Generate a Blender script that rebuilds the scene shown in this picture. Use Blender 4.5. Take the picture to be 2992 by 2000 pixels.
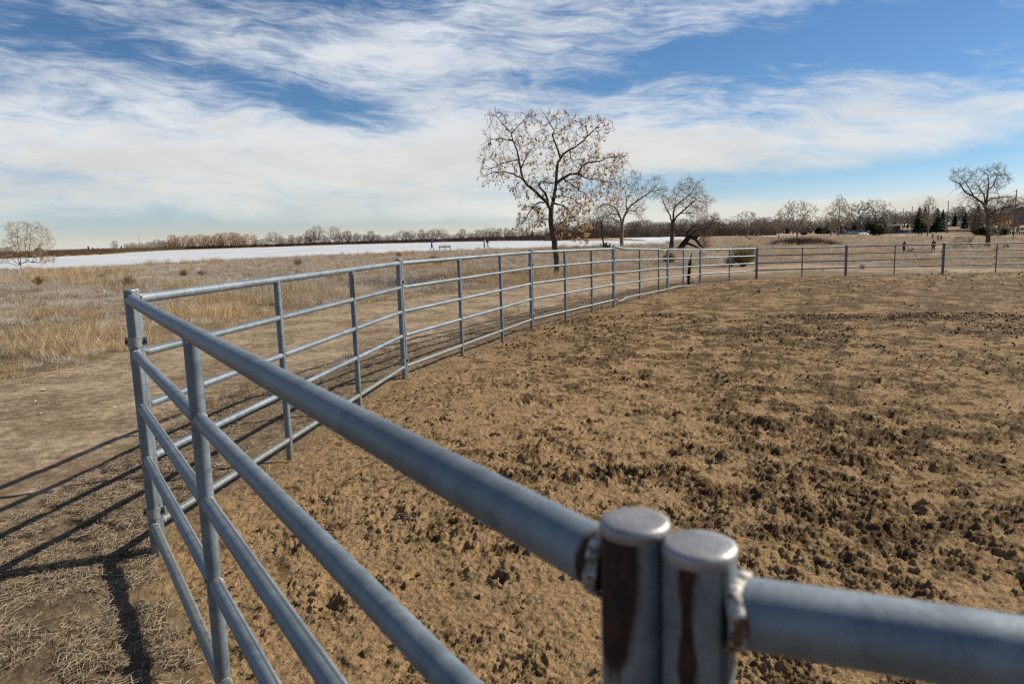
import bpy, math, random
import numpy as np
from mathutils import Vector, Matrix, kdtree
random.seed(7); np.random.seed(7)
for o in list(bpy.data.objects): bpy.data.objects.remove(o)
SC = bpy.context.scene
COL = SC.collection
# ------------------------------------------------------------------ camera
F = 2100.0; YC = 692.0; ROLL = 0.030; CAMH = 1.65
_p = math.atan((1000 - YC) / F)
_fw = Vector((0, math.cos(_p), -math.sin(_p))); _up = Vector((0, math.sin(_p), math.cos(_p))); _rt = Vector((1, 0, 0))
CR = _rt * math.cos(ROLL) - _up * math.sin(ROLL)
CU = _rt * math.sin(ROLL) + _up * math.cos(ROLL)
CF = _fw
cam = bpy.data.cameras.new('camera'); camo = bpy.data.objects.new('camera', cam); COL.objects.link(camo)
cam.sensor_fit = 'HORIZONTAL'; cam.sensor_width = 36.0; cam.lens = F / 2992 * 36
cam.clip_start = 0.02; cam.clip_end = 12000
M = Matrix((CR, CU, -CF)).transposed().to_4x4(); M.translation = Vector((0, 0, CAMH))
camo.matrix_world = M
cam.dof.use_dof = True; cam.dof.focus_distance = 8.0; cam.dof.aperture_fstop = cam.lens / 4.2
SC.camera = camo
# ------------------------------------------------------------------ sun, exposure
SUN_AZ = math.radians(70); SUN_EL = math.radians(33.5)      # azimuth clockwise from +Y (view direction)
sdir = Vector((math.sin(SUN_AZ) * math.cos(SUN_EL), math.cos(SUN_AZ) * math.cos(SUN_EL), math.sin(SUN_EL)))
sl = bpy.data.lights.new('sun', 'SUN'); so = bpy.data.objects.new('sun', sl); COL.objects.link(so)
sl.energy = 5.0; sl.angle = math.radians(0.5); sl.color = (1.0, 0.915, 0.78)
so.rotation_euler = (-sdir).to_track_quat('-Z', 'Y').to_euler(); so.location = (20, 5, 20)
SC.view_settings.view_transform = 'Standard'; SC.view_settings.look = 'None'
EXPO = 0.55; SC.view_settings.exposure = EXPO; SC.view_settings.gamma = 1.0; SC.view_settings.use_curve_mapping = False
SC.cycles.max_bounces = 6; SC.cycles.diffuse_bounces = 3; SC.cycles.glossy_bounces = 3; SC.cycles.transparent_max_bounces = 8
SC.cycles.use_denoising = False; SC.cycles.use_adaptive_sampling = False; SC.cycles.pixel_filter_type = 'BLACKMAN_HARRIS'; SC.cycles.filter_width = 1.25; SC.cycles.sample_clamp_indirect = 4.0
# ------------------------------------------------------------------ node maths helper
class NT:
    def __init__(s, tree): s.t = tree; s.n = tree.nodes; s.l = tree.links
    def node(s, typ, **kw):
        n = s.n.new(typ)
        for k, v in kw.items():
            if k.startswith('i_'):
                key = k[2:]; key = int(key) if key.isdigit() else key.replace('_', ' ')
                s.set(n.inputs[key], v)
            else: setattr(n, k, v)
        return n
    def set(s, sock, v):
        if isinstance(v, V): s.l.new(v.s, sock)
        elif hasattr(v, 'is_output'): s.l.new(v, sock)
        else: sock.default_value = v
    def m(s, op, a, b=None, c=None, clamp=False):
        n = s.n.new('ShaderNodeMath'); n.operation = op; n.use_clamp = clamp
        for i, v in enumerate((a, b, c)):
            if v is not None: s.set(n.inputs[i], v)
        return V(s, n.outputs[0])
    def val(s, sock): return V(s, sock)
    def ramp(s, x, lo, hi, interp='SMOOTHSTEP', a=0.0, b=1.0):
        n = s.n.new('ShaderNodeMapRange'); n.interpolation_type = interp
        s.set(n.inputs['Value'], x); n.inputs['From Min'].default_value = lo; n.inputs['From Max'].default_value = hi
        n.inputs['To Min'].default_value = a; n.inputs['To Max'].default_value = b
        return V(s, n.outputs['Result'])
    def mix(s, f, a, b, mode='MIX'):
        n = s.n.new('ShaderNodeMix'); n.data_type = 'RGBA'; n.blend_type = mode
        s.set(n.inputs[0], f); s.set(n.inputs[6], a if not isinstance(a, tuple) else rgba(a)); s.set(n.inputs[7], b if not isinstance(b, tuple) else rgba(b))
        return n.outputs[2]
    def noise(s, vec, scale, detail=4, rough=0.55, dist=0.0, dim='3D', out=0, lac=2.0):
        n = s.n.new('ShaderNodeTexNoise'); n.noise_dimensions = dim
        if vec is not None: s.set(n.inputs['Vector'], vec)
        n.inputs['Scale'].default_value = scale; n.inputs['Detail'].default_value = detail
        n.inputs['Roughness'].default_value = rough; n.inputs['Distortion'].default_value = dist; n.inputs['Lacunarity'].default_value = lac
        return V(s, n.outputs[out])
    def comb(s, x, y, z):
        n = s.n.new('ShaderNodeCombineXYZ')
        for i, v in enumerate((x, y, z)): s.set(n.inputs[i], v)
        return n.outputs[0]
    def sep(s, vec):
        n = s.n.new('ShaderNodeSeparateXYZ'); s.set(n.inputs[0], vec); return [V(s, o) for o in n.outputs]
    def attr(s, name, out='Fac'):
        n = s.n.new('ShaderNodeAttribute'); n.attribute_name = name
        return V(s, n.outputs[out])
    def mapping(s, vec, scale=(1, 1, 1), rot=(0, 0, 0), loc=(0, 0, 0)):
        n = s.n.new('ShaderNodeMapping'); s.set(n.inputs[0], vec)
        n.inputs['Location'].default_value = loc; n.inputs['Rotation'].default_value = rot; n.inputs['Scale'].default_value = scale
        return n.outputs[0]
def rgba(c): return (c[0], c[1], c[2], 1.0)
class V:
    def __init__(s, nt, sock): s.nt = nt; s.s = sock
    def __add__(a, b): return a.nt.m('ADD', a, b)
    def __radd__(a, b): return a.nt.m('ADD', a, b)
    def __sub__(a, b): return a.nt.m('SUBTRACT', a, b)
    def __rsub__(a, b): return a.nt.m('SUBTRACT', b, a)
    def __mul__(a, b): return a.nt.m('MULTIPLY', a, b)
    def __rmul__(a, b): return a.nt.m('MULTIPLY', a, b)
    def __truediv__(a, b): return a.nt.m('DIVIDE', a, b)
def srgb(r, g, b):
    f = lambda c: (c / 255 / 12.92) if c / 255 <= 0.04045 else ((c / 255 + 0.055) / 1.055) ** 2.4
    return (f(r), f(g), f(b))
# ------------------------------------------------------------------ world: daylight sky with high cloud
SKY_STR = 0.068
W = bpy.data.worlds.new('World'); SC.world = W; W.use_nodes = True
nt = NT(W.node_tree); W.node_tree.nodes.clear()
sky = nt.node('ShaderNodeTexSky'); sky.sky_type = 'NISHITA'; sky.sun_disc = False
sky.sun_elevation = SUN_EL; sky.sun_rotation = SUN_AZ; sky.altitude = 1700; sky.air_density = 1.0; sky.dust_density = 0.6; sky.ozone_density = 2.2
geo = nt.node('ShaderNodeTexCoord')
D = geo.outputs['Generated']
dx, dy, dz = nt.sep(D)
hor = nt.m('SQRT', dx * dx + dy * dy)
az = nt.m('ARCTAN2', dx, dy)
el = dz / nt.m('MAXIMUM', hor, 0.001)
def gx(px, py):            # centre of a feature of this sky as (azimuth, tan elevation)
    px *= 1.2754; py *= 1.2754
    d = CR * (px - 1496) - CU * (py - 1000) + CF * F
    return math.atan2(d.x, d.y), d.z / math.hypot(d.x, d.y)
def blob(px, py, rx, ry, tilt=0.0):
    a0, e0 = gx(px, py); sx = rx * 1.2754 / F; sy = ry * 1.2754 / F
    a = az - a0; e = el - e0; c, s_ = math.cos(tilt), math.sin(tilt)
    u = (a * c + e * s_) / sx; v = (e * c - a * s_) / sy
    return nt.m('EXPONENT', (u * u + v * v) * -1.0)
# wind-combed cirrus: noise on the direction, stretched level and slanted, pulled about by a slower noise
base = nt.comb(az, el * 3.2 + az * 0.35, dz * 0.0)
w1 = nt.noise(nt.comb(az, el * 2.2, 3.1), 4.5, 3, 0.5)
w2 = nt.noise(nt.comb(az, el * 2.2, 9.7), 4.5, 3, 0.5)
wx = az + (w1 - 0.5) * 0.10; wy = el * 2.7 + az * 0.20 + (w2 - 0.5) * 0.20
n_big = nt.noise(nt.comb(wx, wy, 0.3), 4.2, 5, 0.55)
n_mid = nt.noise(nt.comb(wx * 1.0, wy * 1.35, 4.3), 14.0, 7, 0.62, 0.35)
n_fib = nt.noise(nt.comb(wx * 0.8 + wy * 0.45, wy * 2.6, 1.3), 30.0, 6, 0.68, 0.5)
SKYB = [  # x, y, rx, ry, tilt, weight  (picture units of a 2346-wide view)
    (120, 60, 300, 75, -0.10, -0.36), (430, 150, 330, 34, -0.20, -0.40), (830, 262, 170, 50, -0.25, -0.50), (640, 225, 150, 26, -0.2, -0.30),
    (620, 82, 110, 20, 0, -0.30), (1150, 72, 130, 22, 0, -0.26), (850, -10, 220, 35, 0, -0.35), (1300, 190, 170, 30, -0.06, -0.34),
    (1900, 110, 420, 66, 0.05, -0.44), (2150, 40, 360, 70, 0, -0.28), (1560, 140, 150, 40, 0, -0.18), (2280, 175, 160, 70, 0.2, -0.30),
    (2000, 418, 520, 25, 0.0, -0.78), (2280, 350, 170, 26, 0.15, -0.45), (1500, 405, 150, 14, 0, -0.3),
    (300, 330, 900, 120, 0, 0.52), (1000, 420, 600, 90, 0, 0.40), (800, 120, 560, 85, 0.0, 0.42), (1650, 335, 520, 42, -0.04, 0.48), (1250, 330, 400, 60, 0, 0.3),
    (2050, 478, 560, 22, 0.0, 1.0), (1350, 470, 300, 24, 0, 0.5), (1850, 225, 380, 46, -0.12, 0.30), (2250, 260, 200, 30, 0, 0.25),
    (1560, 55, 130, 26, -0.1, 0.22), (330, 518, 420, 26, 0, -0.42), (850, 520, 480, 14, 0, -0.48), (200, 400, 200, 16, 0, -0.28), (1900, 520, 600, 13, 0, -0.5),
]
cov = (n_big - 0.5) * 1.1 + ((n_mid - 0.5) * 1.65 + (n_fib - 0.5) * 0.70) * nt.ramp(el, 0.0, 0.17, a=0.42, b=1.0) + 0.40 - nt.ramp(el, 0.30, 0.75) * 0.22
for x, y, rx, ry, t, wgt in SKYB: cov = cov + blob(x, y, rx, ry, t) * wgt
den = nt.ramp(cov, -0.02, 1.10)
thick = nt.ramp(cov, 0.55, 1.35)
low = nt.ramp(el, 0.0, 0.20)                     # 0 at the horizon
cl_lo = nt.mix(thick, srgb(232, 232, 225), srgb(228, 225, 213))
cl_hi = nt.mix(thick, srgb(228, 234, 241), srgb(228, 230, 233))
clc = nt.mix(low, cl_lo, cl_hi)
shade = nt.ramp(nt.noise(nt.comb(wx, wy, 7.7), 5.5, 5, 0.6), 0.35, 0.68, a=0.90, b=1.03)
clc = nt.mix(1.0, clc, nt.comb(shade, shade, shade), 'MULTIPLY')
cln = nt.node('ShaderNodeVectorMath', operation='SCALE'); nt.l.new(clc, cln.inputs[0]); cln.inputs['Scale'].default_value = 1.0 / SKY_STR / 2 ** EXPO
skt = nt.mix(1.0, sky.outputs[0], nt.mix(nt.ramp(el, 0.0, 0.10), (0.97, 0.93, 1.03), (0.56, 0.77, 0.93)), 'MULTIPLY')
skc = nt.mix(den * 0.94, skt, cln.outputs[0])
bg = nt.node('ShaderNodeBackground'); nt.l.new(skc, bg.inputs[0]); bg.inputs[1].default_value = SKY_STR
wo = nt.node('ShaderNodeOutputWorld'); nt.l.new(bg.outputs[0], wo.inputs[0])
W.cycles.sampling_method = 'MANUAL'; W.cycles.sample_map_resolution = 512

# ------------------------------------------------------------------ coordinates
def ray(px, py):
    d = CR * (px - 1496) - CU * (py - 1000) + CF * F
    return d / d.y
def at(px, py, Y):
    d = ray(px, py) * Y
    return Vector((d.x, d.y, d.z + CAMH))
# ground levels surveyed at known spots: (x, y, z) with z relative to the camera
AN = [(-1.93, 3.63, -1.63), (-1.27, 8.27, -1.62), (.375, 12.9, -1.68), (2.44, 17, -1.71), (4.8, 22, -1.79), (6.69, 25.4, -1.85), (9.44, 27.4, -1.88),
      (13.5, 28.9, -1.93), (17.3, 28.9, -1.99), (19.7, 29.2, -2.04), (0, .6, -1.62), (0, 2.5, -1.62), (2, 2, -1.64), (-5, 1, -1.62), (-8, 8, -1.64), (-4, 12, -1.66), (8, 5, -1.76), (15, 15, -1.93), (5, 10, -1.71), (25, 22, -2.08), (8, 20, -1.85)]
for px, py, Y in [(190, 784, 70), (450, 772, 78), (700, 759, 86), (1260, 734.3, 106), (1607, 724, 105), (1947, 711, 114), (1629, 802, 32), (1816, 723.6, 95), (1961, 727.4, 82),
                  (2730, 746, 94), (2646, 745.4, 90), (2747, 711.5, 177), (2727, 703.7, 190), (2690, 697.4, 258), (2885, 729, 116), (2496, 683, 300), (2737, 681, 330), (2773, 680, 330),
                  (2276, 698.7, 200), (2330, 692, 220), (2450, 683.4, 260), (2350, 716.6, 135), (2181, 698.6, 240), (2810, 663, 480), (2100, 688, 330), (1900, 690, 330), (2500, 722, 110), (2300, 745, 75),
                  (2550, 770, 48), (2850, 770, 48), (2200, 775, 44), (1900, 760, 50), (2980, 690, 260)]:
    v = at(px, py, Y); AN.append((v.x, v.y, v.z - CAMH))
for a in (-55, -42, -30): AN.append((math.sin(math.radians(a)) * 70, math.cos(math.radians(a)) * 70, -1.77))
for a in (60, 120, 180, 240, 300):
    for r in (6, 40): AN.append((math.sin(math.radians(a)) * r, math.cos(math.radians(a)) * r, -1.7 - (0.004 * r)))
for a in range(-60, 70, 8):
    for r in (700, 2500): AN.append((math.sin(math.radians(a)) * r, math.cos(math.radians(a)) * r, -1.9))
for a in (-40, -32, -24, -16, -8, 0): AN.append((math.sin(math.radians(a)) * 460, math.cos(math.radians(a)) * 460, -1.75))
AN = np.array(AN)
A_az = np.arctan2(AN[:, 0], AN[:, 1]); A_lr = np.log(np.hypot(AN[:, 0], AN[:, 1]) + 2.0) * 0.55
def _bz(a, l):
    num = np.full(a.shape, -1.85 * 1e-5); den = np.full(a.shape, 1e-5)
    for i in range(len(AN)):
        da = np.abs(a - A_az[i]); da = np.minimum(da, 2 * np.pi - da)
        w = np.exp(-((da / .11) ** 2 + ((l - A_lr[i]) / .11) ** 2)) + 0.004 * np.exp(-((da / .4) ** 2 + ((l - A_lr[i]) / .35) ** 2))
        num += w * AN[i, 2]; den += w
    return num / den
GA = np.linspace(-np.pi, np.pi, 721); GL = np.linspace(np.log(2.0) * .55, np.log(8000.0) * .55, 260)
GZ = _bz(*np.meshgrid(GA, GL))
def base_z(x, y):
    a = np.arctan2(x, y); l = np.log(np.hypot(x, y) + 2.0) * 0.55
    u = np.clip((a + np.pi) / (2 * np.pi) * 720, 0, 719.999); v = np.clip((l - GL[0]) / (GL[-1] - GL[0]) * 259, 0, 258.999)
    i = u.astype(int); j = v.astype(int); u = u - i; v = v - j
    return (GZ[j, i] * (1 - u) + GZ[j, i + 1] * u) * (1 - v) + (GZ[j + 1, i] * (1 - u) + GZ[j + 1, i + 1] * u) * v
LAKE_Z = -2.2
def azr(px, py, z=None, Y=None):
    d = ray(px, py)
    if Y is None: Y = z / d.z
    return math.atan2(d.x, d.y), math.hypot(d.x * Y, Y)
NEAR = [(-1.15, 72), (-.8, 71)] + [azr(px, py, Y=Y) for px, py, Y in [(60, 787, 72), (190, 784, 72), (450, 772, 80), (700, 759, 88), (980, 747, 98), (1260, 734.3, 108.5), (1607, 724, 108), (1816, 717, 108), (1947, 711, 117), (1992, 709, 138)]]
FAR = [(-1.15, 190), (-.8, 215)] + [azr(px, py, z=LAKE_Z) for px, py in [(0, 757.5), (179, 750), (330, 743), (480, 732.5), (700, 725.7), (1000, 715.5), (1255, 709), (1450, 704.8), (1600, 703.5), (1757, 703.0), (1880, 704.5), (1975, 707.5), (1992, 709)]]
NEAR.append((NEAR[-1][0] + .004, 142)); FAR.append((NEAR[-1][0], 141.5))
def r_near(a): return np.interp(a, [p[0] for p in NEAR], [p[1] for p in NEAR])
def r_far(a): return np.interp(a, [p[0] for p in FAR], [p[1] for p in FAR])
AZ_L, AZ_R = NEAR[0][0], NEAR[-1][0]
def sstep(x): x = np.clip(x, 0, 1); return x * x * (3 - 2 * x)
def terr(x, y):
    x = np.asarray(x, float); y = np.asarray(y, float)
    z = base_z(x, y); a = np.arctan2(x, y); r = np.hypot(x, y)
    rn = r_near(a); rf = r_far(a)
    m = sstep((r - rn) / 7.0) * sstep((rf + 1 - r) / 4.0) * sstep((a - AZ_L) / .05) * sstep((AZ_R - a) / .004)
    return z * (1 - m) + (LAKE_Z - 0.45) * m + CAMH
def tz(x, y): return float(terr(np.array([x]), np.array([y]))[0])
def hit(px, py, Ymin=1.5, Ymax=900):
    d = ray(px, py); Ys = np.geomspace(Ymin, Ymax, 400)
    g = terr(d.x * Ys, Ys) - (d.z * Ys + CAMH)
    k = np.argmax(g > 0)
    if k == 0: Y = Ys[-1]
    else: Y = Ys[k - 1] + (Ys[k] - Ys[k - 1]) * (-g[k - 1]) / (g[k] - g[k - 1])
    return Vector((d.x * Y, Y, tz(d.x * Y, Y)))
def on(px, Y):                         # a spot on the ground at forward distance Y in the direction of column px
    d = ray(px, YC - ROLL * (px - 1496))
    return Vector((d.x * Y, Y, tz(d.x * Y, Y)))

# ------------------------------------------------------------------ mesh helpers
def mesh(name, verts, faces, mats, midx=None, smooth=False):
    me = bpy.data.meshes.new(name); me.from_pydata([tuple(v) for v in verts], [], faces)
    for m in (mats if isinstance(mats, (list, tuple)) else [mats]): me.materials.append(m)
    if midx is not None: me.polygons.foreach_set('material_index', midx)
    if smooth: me.polygons.foreach_set('use_smooth', [True] * len(me.polygons))
    me.update(); return me
def npmesh(name, v, f, mats, smooth=False, midx=None):
    """v (n,3) float array, f (m,k) int array"""
    me = bpy.data.meshes.new(name); v = np.asarray(v, np.float32); f = np.asarray(f, np.int32)
    me.vertices.add(len(v)); me.vertices.foreach_set('co', v.ravel())
    me.loops.add(f.size); me.loops.foreach_set('vertex_index', f.ravel())
    me.polygons.add(len(f)); me.polygons.foreach_set('loop_start', np.arange(0, f.size, f.shape[1], dtype=np.int32))
    try: me.polygons.foreach_set('loop_total', np.full(len(f), f.shape[1], np.int32))
    except Exception: pass
    for m in (mats if isinstance(mats, (list, tuple)) else [mats]): me.materials.append(m)
    if midx is not None: me.polygons.foreach_set('material_index', np.asarray(midx, np.int32))
    me.polygons.foreach_set('use_smooth', np.full(len(f), smooth, bool))
    me.update(calc_edges=True); me.validate(); return me
def fattr(me, name, arr):
    a = me.attributes.new(name, 'FLOAT', 'POINT'); a.data.foreach_set('value', np.asarray(arr, np.float32))
def link(name, me, parent=None, kind=None, label=None, cat=None, group=None, loc=None, rotz=0.0, scale=None):
    o = bpy.data.objects.new(name, me); COL.objects.link(o)
    if parent is not None: o.parent = parent
    if kind: o['kind'] = kind
    if label: o['label'] = label
    if cat: o['category'] = cat
    if group: o['group'] = group
    if loc is not None: o.location = loc
    if rotz: o.rotation_euler = (0, 0, rotz)
    if scale is not None: o.scale = scale if hasattr(scale, '__len__') else (scale,) * 3
    return o
def thing(name, label, cat, loc=(0, 0, 0), rotz=0.0, group=None, scale=None):
    return link(name, None, None, None, label, cat, group, loc, rotz, scale)
def dup(root, loc, rotz=0.0, label=None, group=None, scale=None):
    def cp(o, par):
        c = o.copy(); COL.objects.link(c)
        if par is not None: c.parent = par
        for ch in kids.get(o.name, []): cp(ch, c)
        return c
    kids = {}
    for o in root.children: 
        kids.setdefault(root.name, []).append(o)
        for p in o.children: kids.setdefault(o.name, []).append(p)
    r = cp(root, None); r.location = loc; r.rotation_euler = (0, 0, rotz)
    if label: r['label'] = label
    if group: r['group'] = group
    if scale is not None: r.scale = scale if hasattr(scale, '__len__') else (scale,) * 3
    return r
class MB:
    """gathers shapes for ONE mesh"""
    def __init__(s): s.v = []; s.f = []; s.mi = []; s.at = {}
    def add(s, v, f, mi=0):
        o = len(s.v); s.v += [tuple(p) for p in v]; s.f += [tuple(i + o for i in q) for q in f]; s.mi += [mi] * len(f)
    def box(s, c, d, rz=0.0, mi=0, taper=1.0):
        cx, cy, cz = c; hx, hy, hz = d[0] / 2, d[1] / 2, d[2] / 2; co, si = math.cos(rz), math.sin(rz); v = []
        for k, (a, b, e) in enumerate([(-1, -1, -1), (1, -1, -1), (1, 1, -1), (-1, 1, -1), (-1, -1, 1), (1, -1, 1), (1, 1, 1), (-1, 1, 1)]):
            t = taper if e > 0 else 1.0
            x, y = a * hx * t, b * hy * t
            v.append((cx + x * co - y * si, cy + x * si + y * co, cz + e * hz))
        s.add(v, [(0, 3, 2, 1), (4, 5, 6, 7), (0, 1, 5, 4), (1, 2, 6, 5), (2, 3, 7, 6), (3, 0, 4, 7)], mi)
    def tube(s, pts, rad, n=8, mi=0, caps=True):
        pts = [Vector(p) for p in pts]; k = len(pts)
        if not hasattr(rad, '__len__'): rad = [rad] * k
        t0 = (pts[1] - pts[0]).normalized(); ref = Vector((0, 0, 1)) if abs(t0.z) < .9 else Vector((1, 0, 0))
        u = t0.cross(ref).normalized(); v = []
        for i, p in enumerate(pts):
            t = (pts[min(i + 1, k - 1)] - pts[max(i - 1, 0)]).normalized()
            u = (u - t * u.dot(t)).normalized(); w = t.cross(u)
            for j in range(n):
                a = 2 * math.pi * j / n
                v.append(p + (u * math.cos(a) + w * math.sin(a)) * rad[i])
        f = []
        for i in range(k - 1):
            for j in range(n):
                f.append((i * n + j, i * n + (j + 1) % n, (i + 1) * n + (j + 1) % n, (i + 1) * n + j))
        if caps and n > 2: f.append(tuple(range(n - 1, -1, -1))); f.append(tuple((k - 1) * n + j for j in range(n)))
        s.add(v, f, mi)
    def build(s, name, mats, parent=None, smooth=False, **kw):
        return link(name, mesh(name, s.v, s.f, mats, s.mi, smooth), parent, **kw)

# ------------------------------------------------------------------ materials
ALB = 0.70
def mul(t, c, k):
    return t.mix(1.0, c, (k, k, k), 'MULTIPLY')
def mat(name):
    m = bpy.data.materials.new(name); m.use_nodes = True; m.node_tree.nodes.clear(); t = NT(m.node_tree)
    b = t.node('ShaderNodeBsdfPrincipled'); o = t.node('ShaderNodeOutputMaterial'); t.l.new(b.outputs[0], o.inputs[0])
    return m, t, b
def simple(name, c, rough=0.8, metal=0.0, var=0.12, scale=8.0, spec=0.3, bump=0.0):
    m, t, b = mat(name); tc = t.node('ShaderNodeTexCoord')
    n = t.noise(tc.outputs['Object'], scale, 4, 0.6)
    f = t.ramp(n, 0.3, 0.7, a=1 - var, b=1 + var)
    col = mul(t, t.mix(1.0, c, t.comb(f, f, f), 'MULTIPLY'), ALB); t.l.new(col, b.inputs['Base Color'])
    b.inputs['Roughness'].default_value = rough; b.inputs['Metallic'].default_value = metal; b.inputs['Specular IOR Level'].default_value = spec
    if bump:
        bn = t.node('ShaderNodeBump'); t.set(bn.inputs['Height'], n); bn.inputs['Strength'].default_value = bump; bn.inputs['Distance'].default_value = 0.02
        t.l.new(bn.outputs[0], b.inputs['Normal'])
    return m
def m_galv():
    m, t, b = mat('galvanised_steel')
    tc = t.node('ShaderNodeTexCoord'); oi = t.node('ShaderNodeObjectInfo')
    al = t.attr('along'); rust = t.attr('rust'); dirt = t.attr('dirt')
    P = tc.outputs['Object']; rnd = V(t, oi.outputs['Random'])
    ring = t.noise(t.comb(al * 1.0, rnd * 40.0, 0.0), 26, 4, 0.7)                 # faint bands round the pipe
    blot = t.noise(P, 22, 5, 0.62); fine = t.noise(P, 180, 3, 0.6); big = t.noise(P, 3.1, 3, 0.5)
    k = ring * 0.20 + blot * 0.34 + fine * 0.18 + big * 0.28
    c = t.mix(t.ramp(k, 0.34, 0.66), (0.19, 0.222, 0.247), (0.42, 0.45, 0.465))
    scr = t.ramp(t.noise(t.comb(al * 1.0, blot * 2.0, rnd * 9), 60, 2, .5), 0.66, 0.74)   # chalky ticks
    c = t.mix(scr * 0.5, c, (0.52, 0.53, 0.52))
    seam = t.ramp(t.attr('weldline') + (t.noise(t.comb(al, rnd * 7, 0), 9, 3, .6) - .5) * .03, 0.975, 0.992)
    c = t.mix(seam * 0.8, c, (0.09, 0.09, 0.09))
    c = t.mix(t.ramp(t.noise(P, 55, 4, .7) + dirt * 0.35, 0.62, 0.80), c, (0.36, 0.31, 0.20))
    rn = t.noise(P, 90, 5, 0.7)
    rc = t.mix(t.ramp(rn, 0.38, 0.70), (0.010, 0.006, 0.005), (0.060, 0.022, 0.010))
    stk = t.noise(t.mapping(P, (1, 1, .12)), 95, 4, .65)
    rm = t.ramp(rust + (rn - 0.5) * 0.7 + (blot - .5) * .7 + (stk - .5) * t.ramp(rust, 0.0, 0.1) * .9, 0.40, 0.66)
    edge = t.ramp(rust + (rn - .5) * .8 + (stk - .5) * .9, .15, .45)
    c = t.mix(edge * 0.65, c, (0.16, 0.085, 0.045))
    c = t.mix(1.0, c, (.55, .61, .67), 'MULTIPLY'); c = t.mix(rm, c, rc); t.l.new(c, b.inputs['Base Color'])
    t.set(b.inputs['Metallic'], (1.0 - rm) * 0.55)
    t.set(b.inputs['Roughness'], t.ramp(k, 0.3, 0.7, a=0.50, b=0.66) + rm * 0.35)
    bn = t.node('ShaderNodeBump'); t.set(bn.inputs['Height'], ring * 0.3 + blot * 0.6 + fine * 0.25 + seam * 0.9 + rn * rm * 0.5)
    bn.inputs['Strength'].default_value = 0.18; bn.inputs['Distance'].default_value = 0.004; t.l.new(bn.outputs[0], b.inputs['Normal'])
    return m
GALV = m_galv()
def m_weld():
    m, t, b = mat('weld_metal'); tc = t.node('ShaderNodeTexCoord')
    n = t.noise(tc.outputs['Object'], 120, 5, 0.7); n2 = t.noise(tc.outputs['Object'], 40, 3, 0.6)
    c = t.mix(t.ramp(n, 0.4, 0.6), (0.09, 0.078, 0.065), (0.46, 0.455, 0.43)); c = t.mix(t.ramp(n2, 0.50, 0.60), c, (0.09, 0.045, 0.022))
    t.l.new(c, b.inputs['Base Color']); b.inputs['Metallic'].default_value = 0.3; b.inputs['Roughness'].default_value = 0.58
    bn = t.node('ShaderNodeBump'); t.set(bn.inputs['Height'], n); bn.inputs['Strength'].default_value = 0.6; bn.inputs['Distance'].default_value = 0.004; t.l.new(bn.outputs[0], b.inputs['Normal'])
    return m
WELD = m_weld()
CAPM = simple('weathered_zinc_cap', (0.40, 0.395, 0.40), 0.50, 0.6, 0.18, 30, 0.5, 0.15)
CLAMPM = simple('zinc_clamp', (0.34, 0.36, 0.37), 0.45, 0.55, 0.18, 60, 0.5, 0.2)
BOLT = simple('dark_bolt', (0.05, 0.045, 0.04), 0.6, 0.6)

# ------------------------------------------------------------------ numpy noise
def _h(ix, iy, s):
    h = (ix.astype(np.int64) * 374761393 + iy.astype(np.int64) * 668265263 + s * 974711) & 0xffffffff
    h = ((h ^ (h >> 13)) * 1274126177) & 0xffffffff
    return ((h ^ (h >> 16)) & 0xffff) / 65535.0
def vn(x, y, s=0):
    ix = np.floor(x); iy = np.floor(y); fx = x - ix; fy = y - iy; ix = ix.astype(np.int64); iy = iy.astype(np.int64)
    def g(a, b, u, v):
        t = _h(ix + a, iy + b, s) * 2 * np.pi; return np.cos(t) * u + np.sin(t) * v
    u = fx * fx * fx * (fx * (fx * 6 - 15) + 10); v = fy * fy * fy * (fy * (fy * 6 - 15) + 10)
    a = g(0, 0, fx, fy); b = g(1, 0, fx - 1, fy); c = g(0, 1, fx, fy - 1); d = g(1, 1, fx - 1, fy - 1)
    return (a * (1 - u) + b * u) * (1 - v) + (c * (1 - u) + d * u) * v
def fbm(x, y, o=4, s=0, r=0.5):
    t = 0; a = 1.0
    for i in range(o): t = t + a * vn(x, y, s + i * 17); x = x * 2.03 + 11.3; y = y * 2.03 + 4.7; a *= r
    return t
def worley(x, y, s=0, keep=1.0):
    """distance to nearest random cell point, and that cell's hash"""
    ix = np.floor(x).astype(np.int64); iy = np.floor(y).astype(np.int64); best = np.full(x.shape, 9.0); hh = np.zeros(x.shape)
    for a in (-1, 0, 1):
        for b in (-1, 0, 1):
            cx = ix + a; cy = iy + b; k = _h(cx, cy, s + 3)
            d = np.hypot(cx + _h(cx, cy, s) - x, cy + _h(cx, cy, s + 1) - y) + (k > keep) * 5
            m = d < best; best = np.where(m, d, best); hh = np.where(m, _h(cx, cy, s + 2), hh)
    return best, hh
def inpoly(x, y, poly):
    c = np.zeros(x.shape, bool); n = len(poly)
    for i in range(n):
        x1, y1 = poly[i]; x2, y2 = poly[(i + 1) % n]
        if y1 == y2: continue
        c ^= ((y1 > y) != (y2 > y)) & (x < (x2 - x1) * (y - y1) / (y2 - y1) + x1)
    return c
def dline(x, y, pl):
    d = np.full(x.shape, 1e9)
    for (x1, y1), (x2, y2) in zip(pl[:-1], pl[1:]):
        L = (x2 - x1) ** 2 + (y2 - y1) ** 2; t = np.clip(((x - x1) * (x2 - x1) + (y - y1) * (y2 - y1)) / L, 0, 1)
        d = np.minimum(d, np.hypot(x - x1 - t * (x2 - x1), y - y1 - t * (y2 - y1)))
    return d
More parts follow.
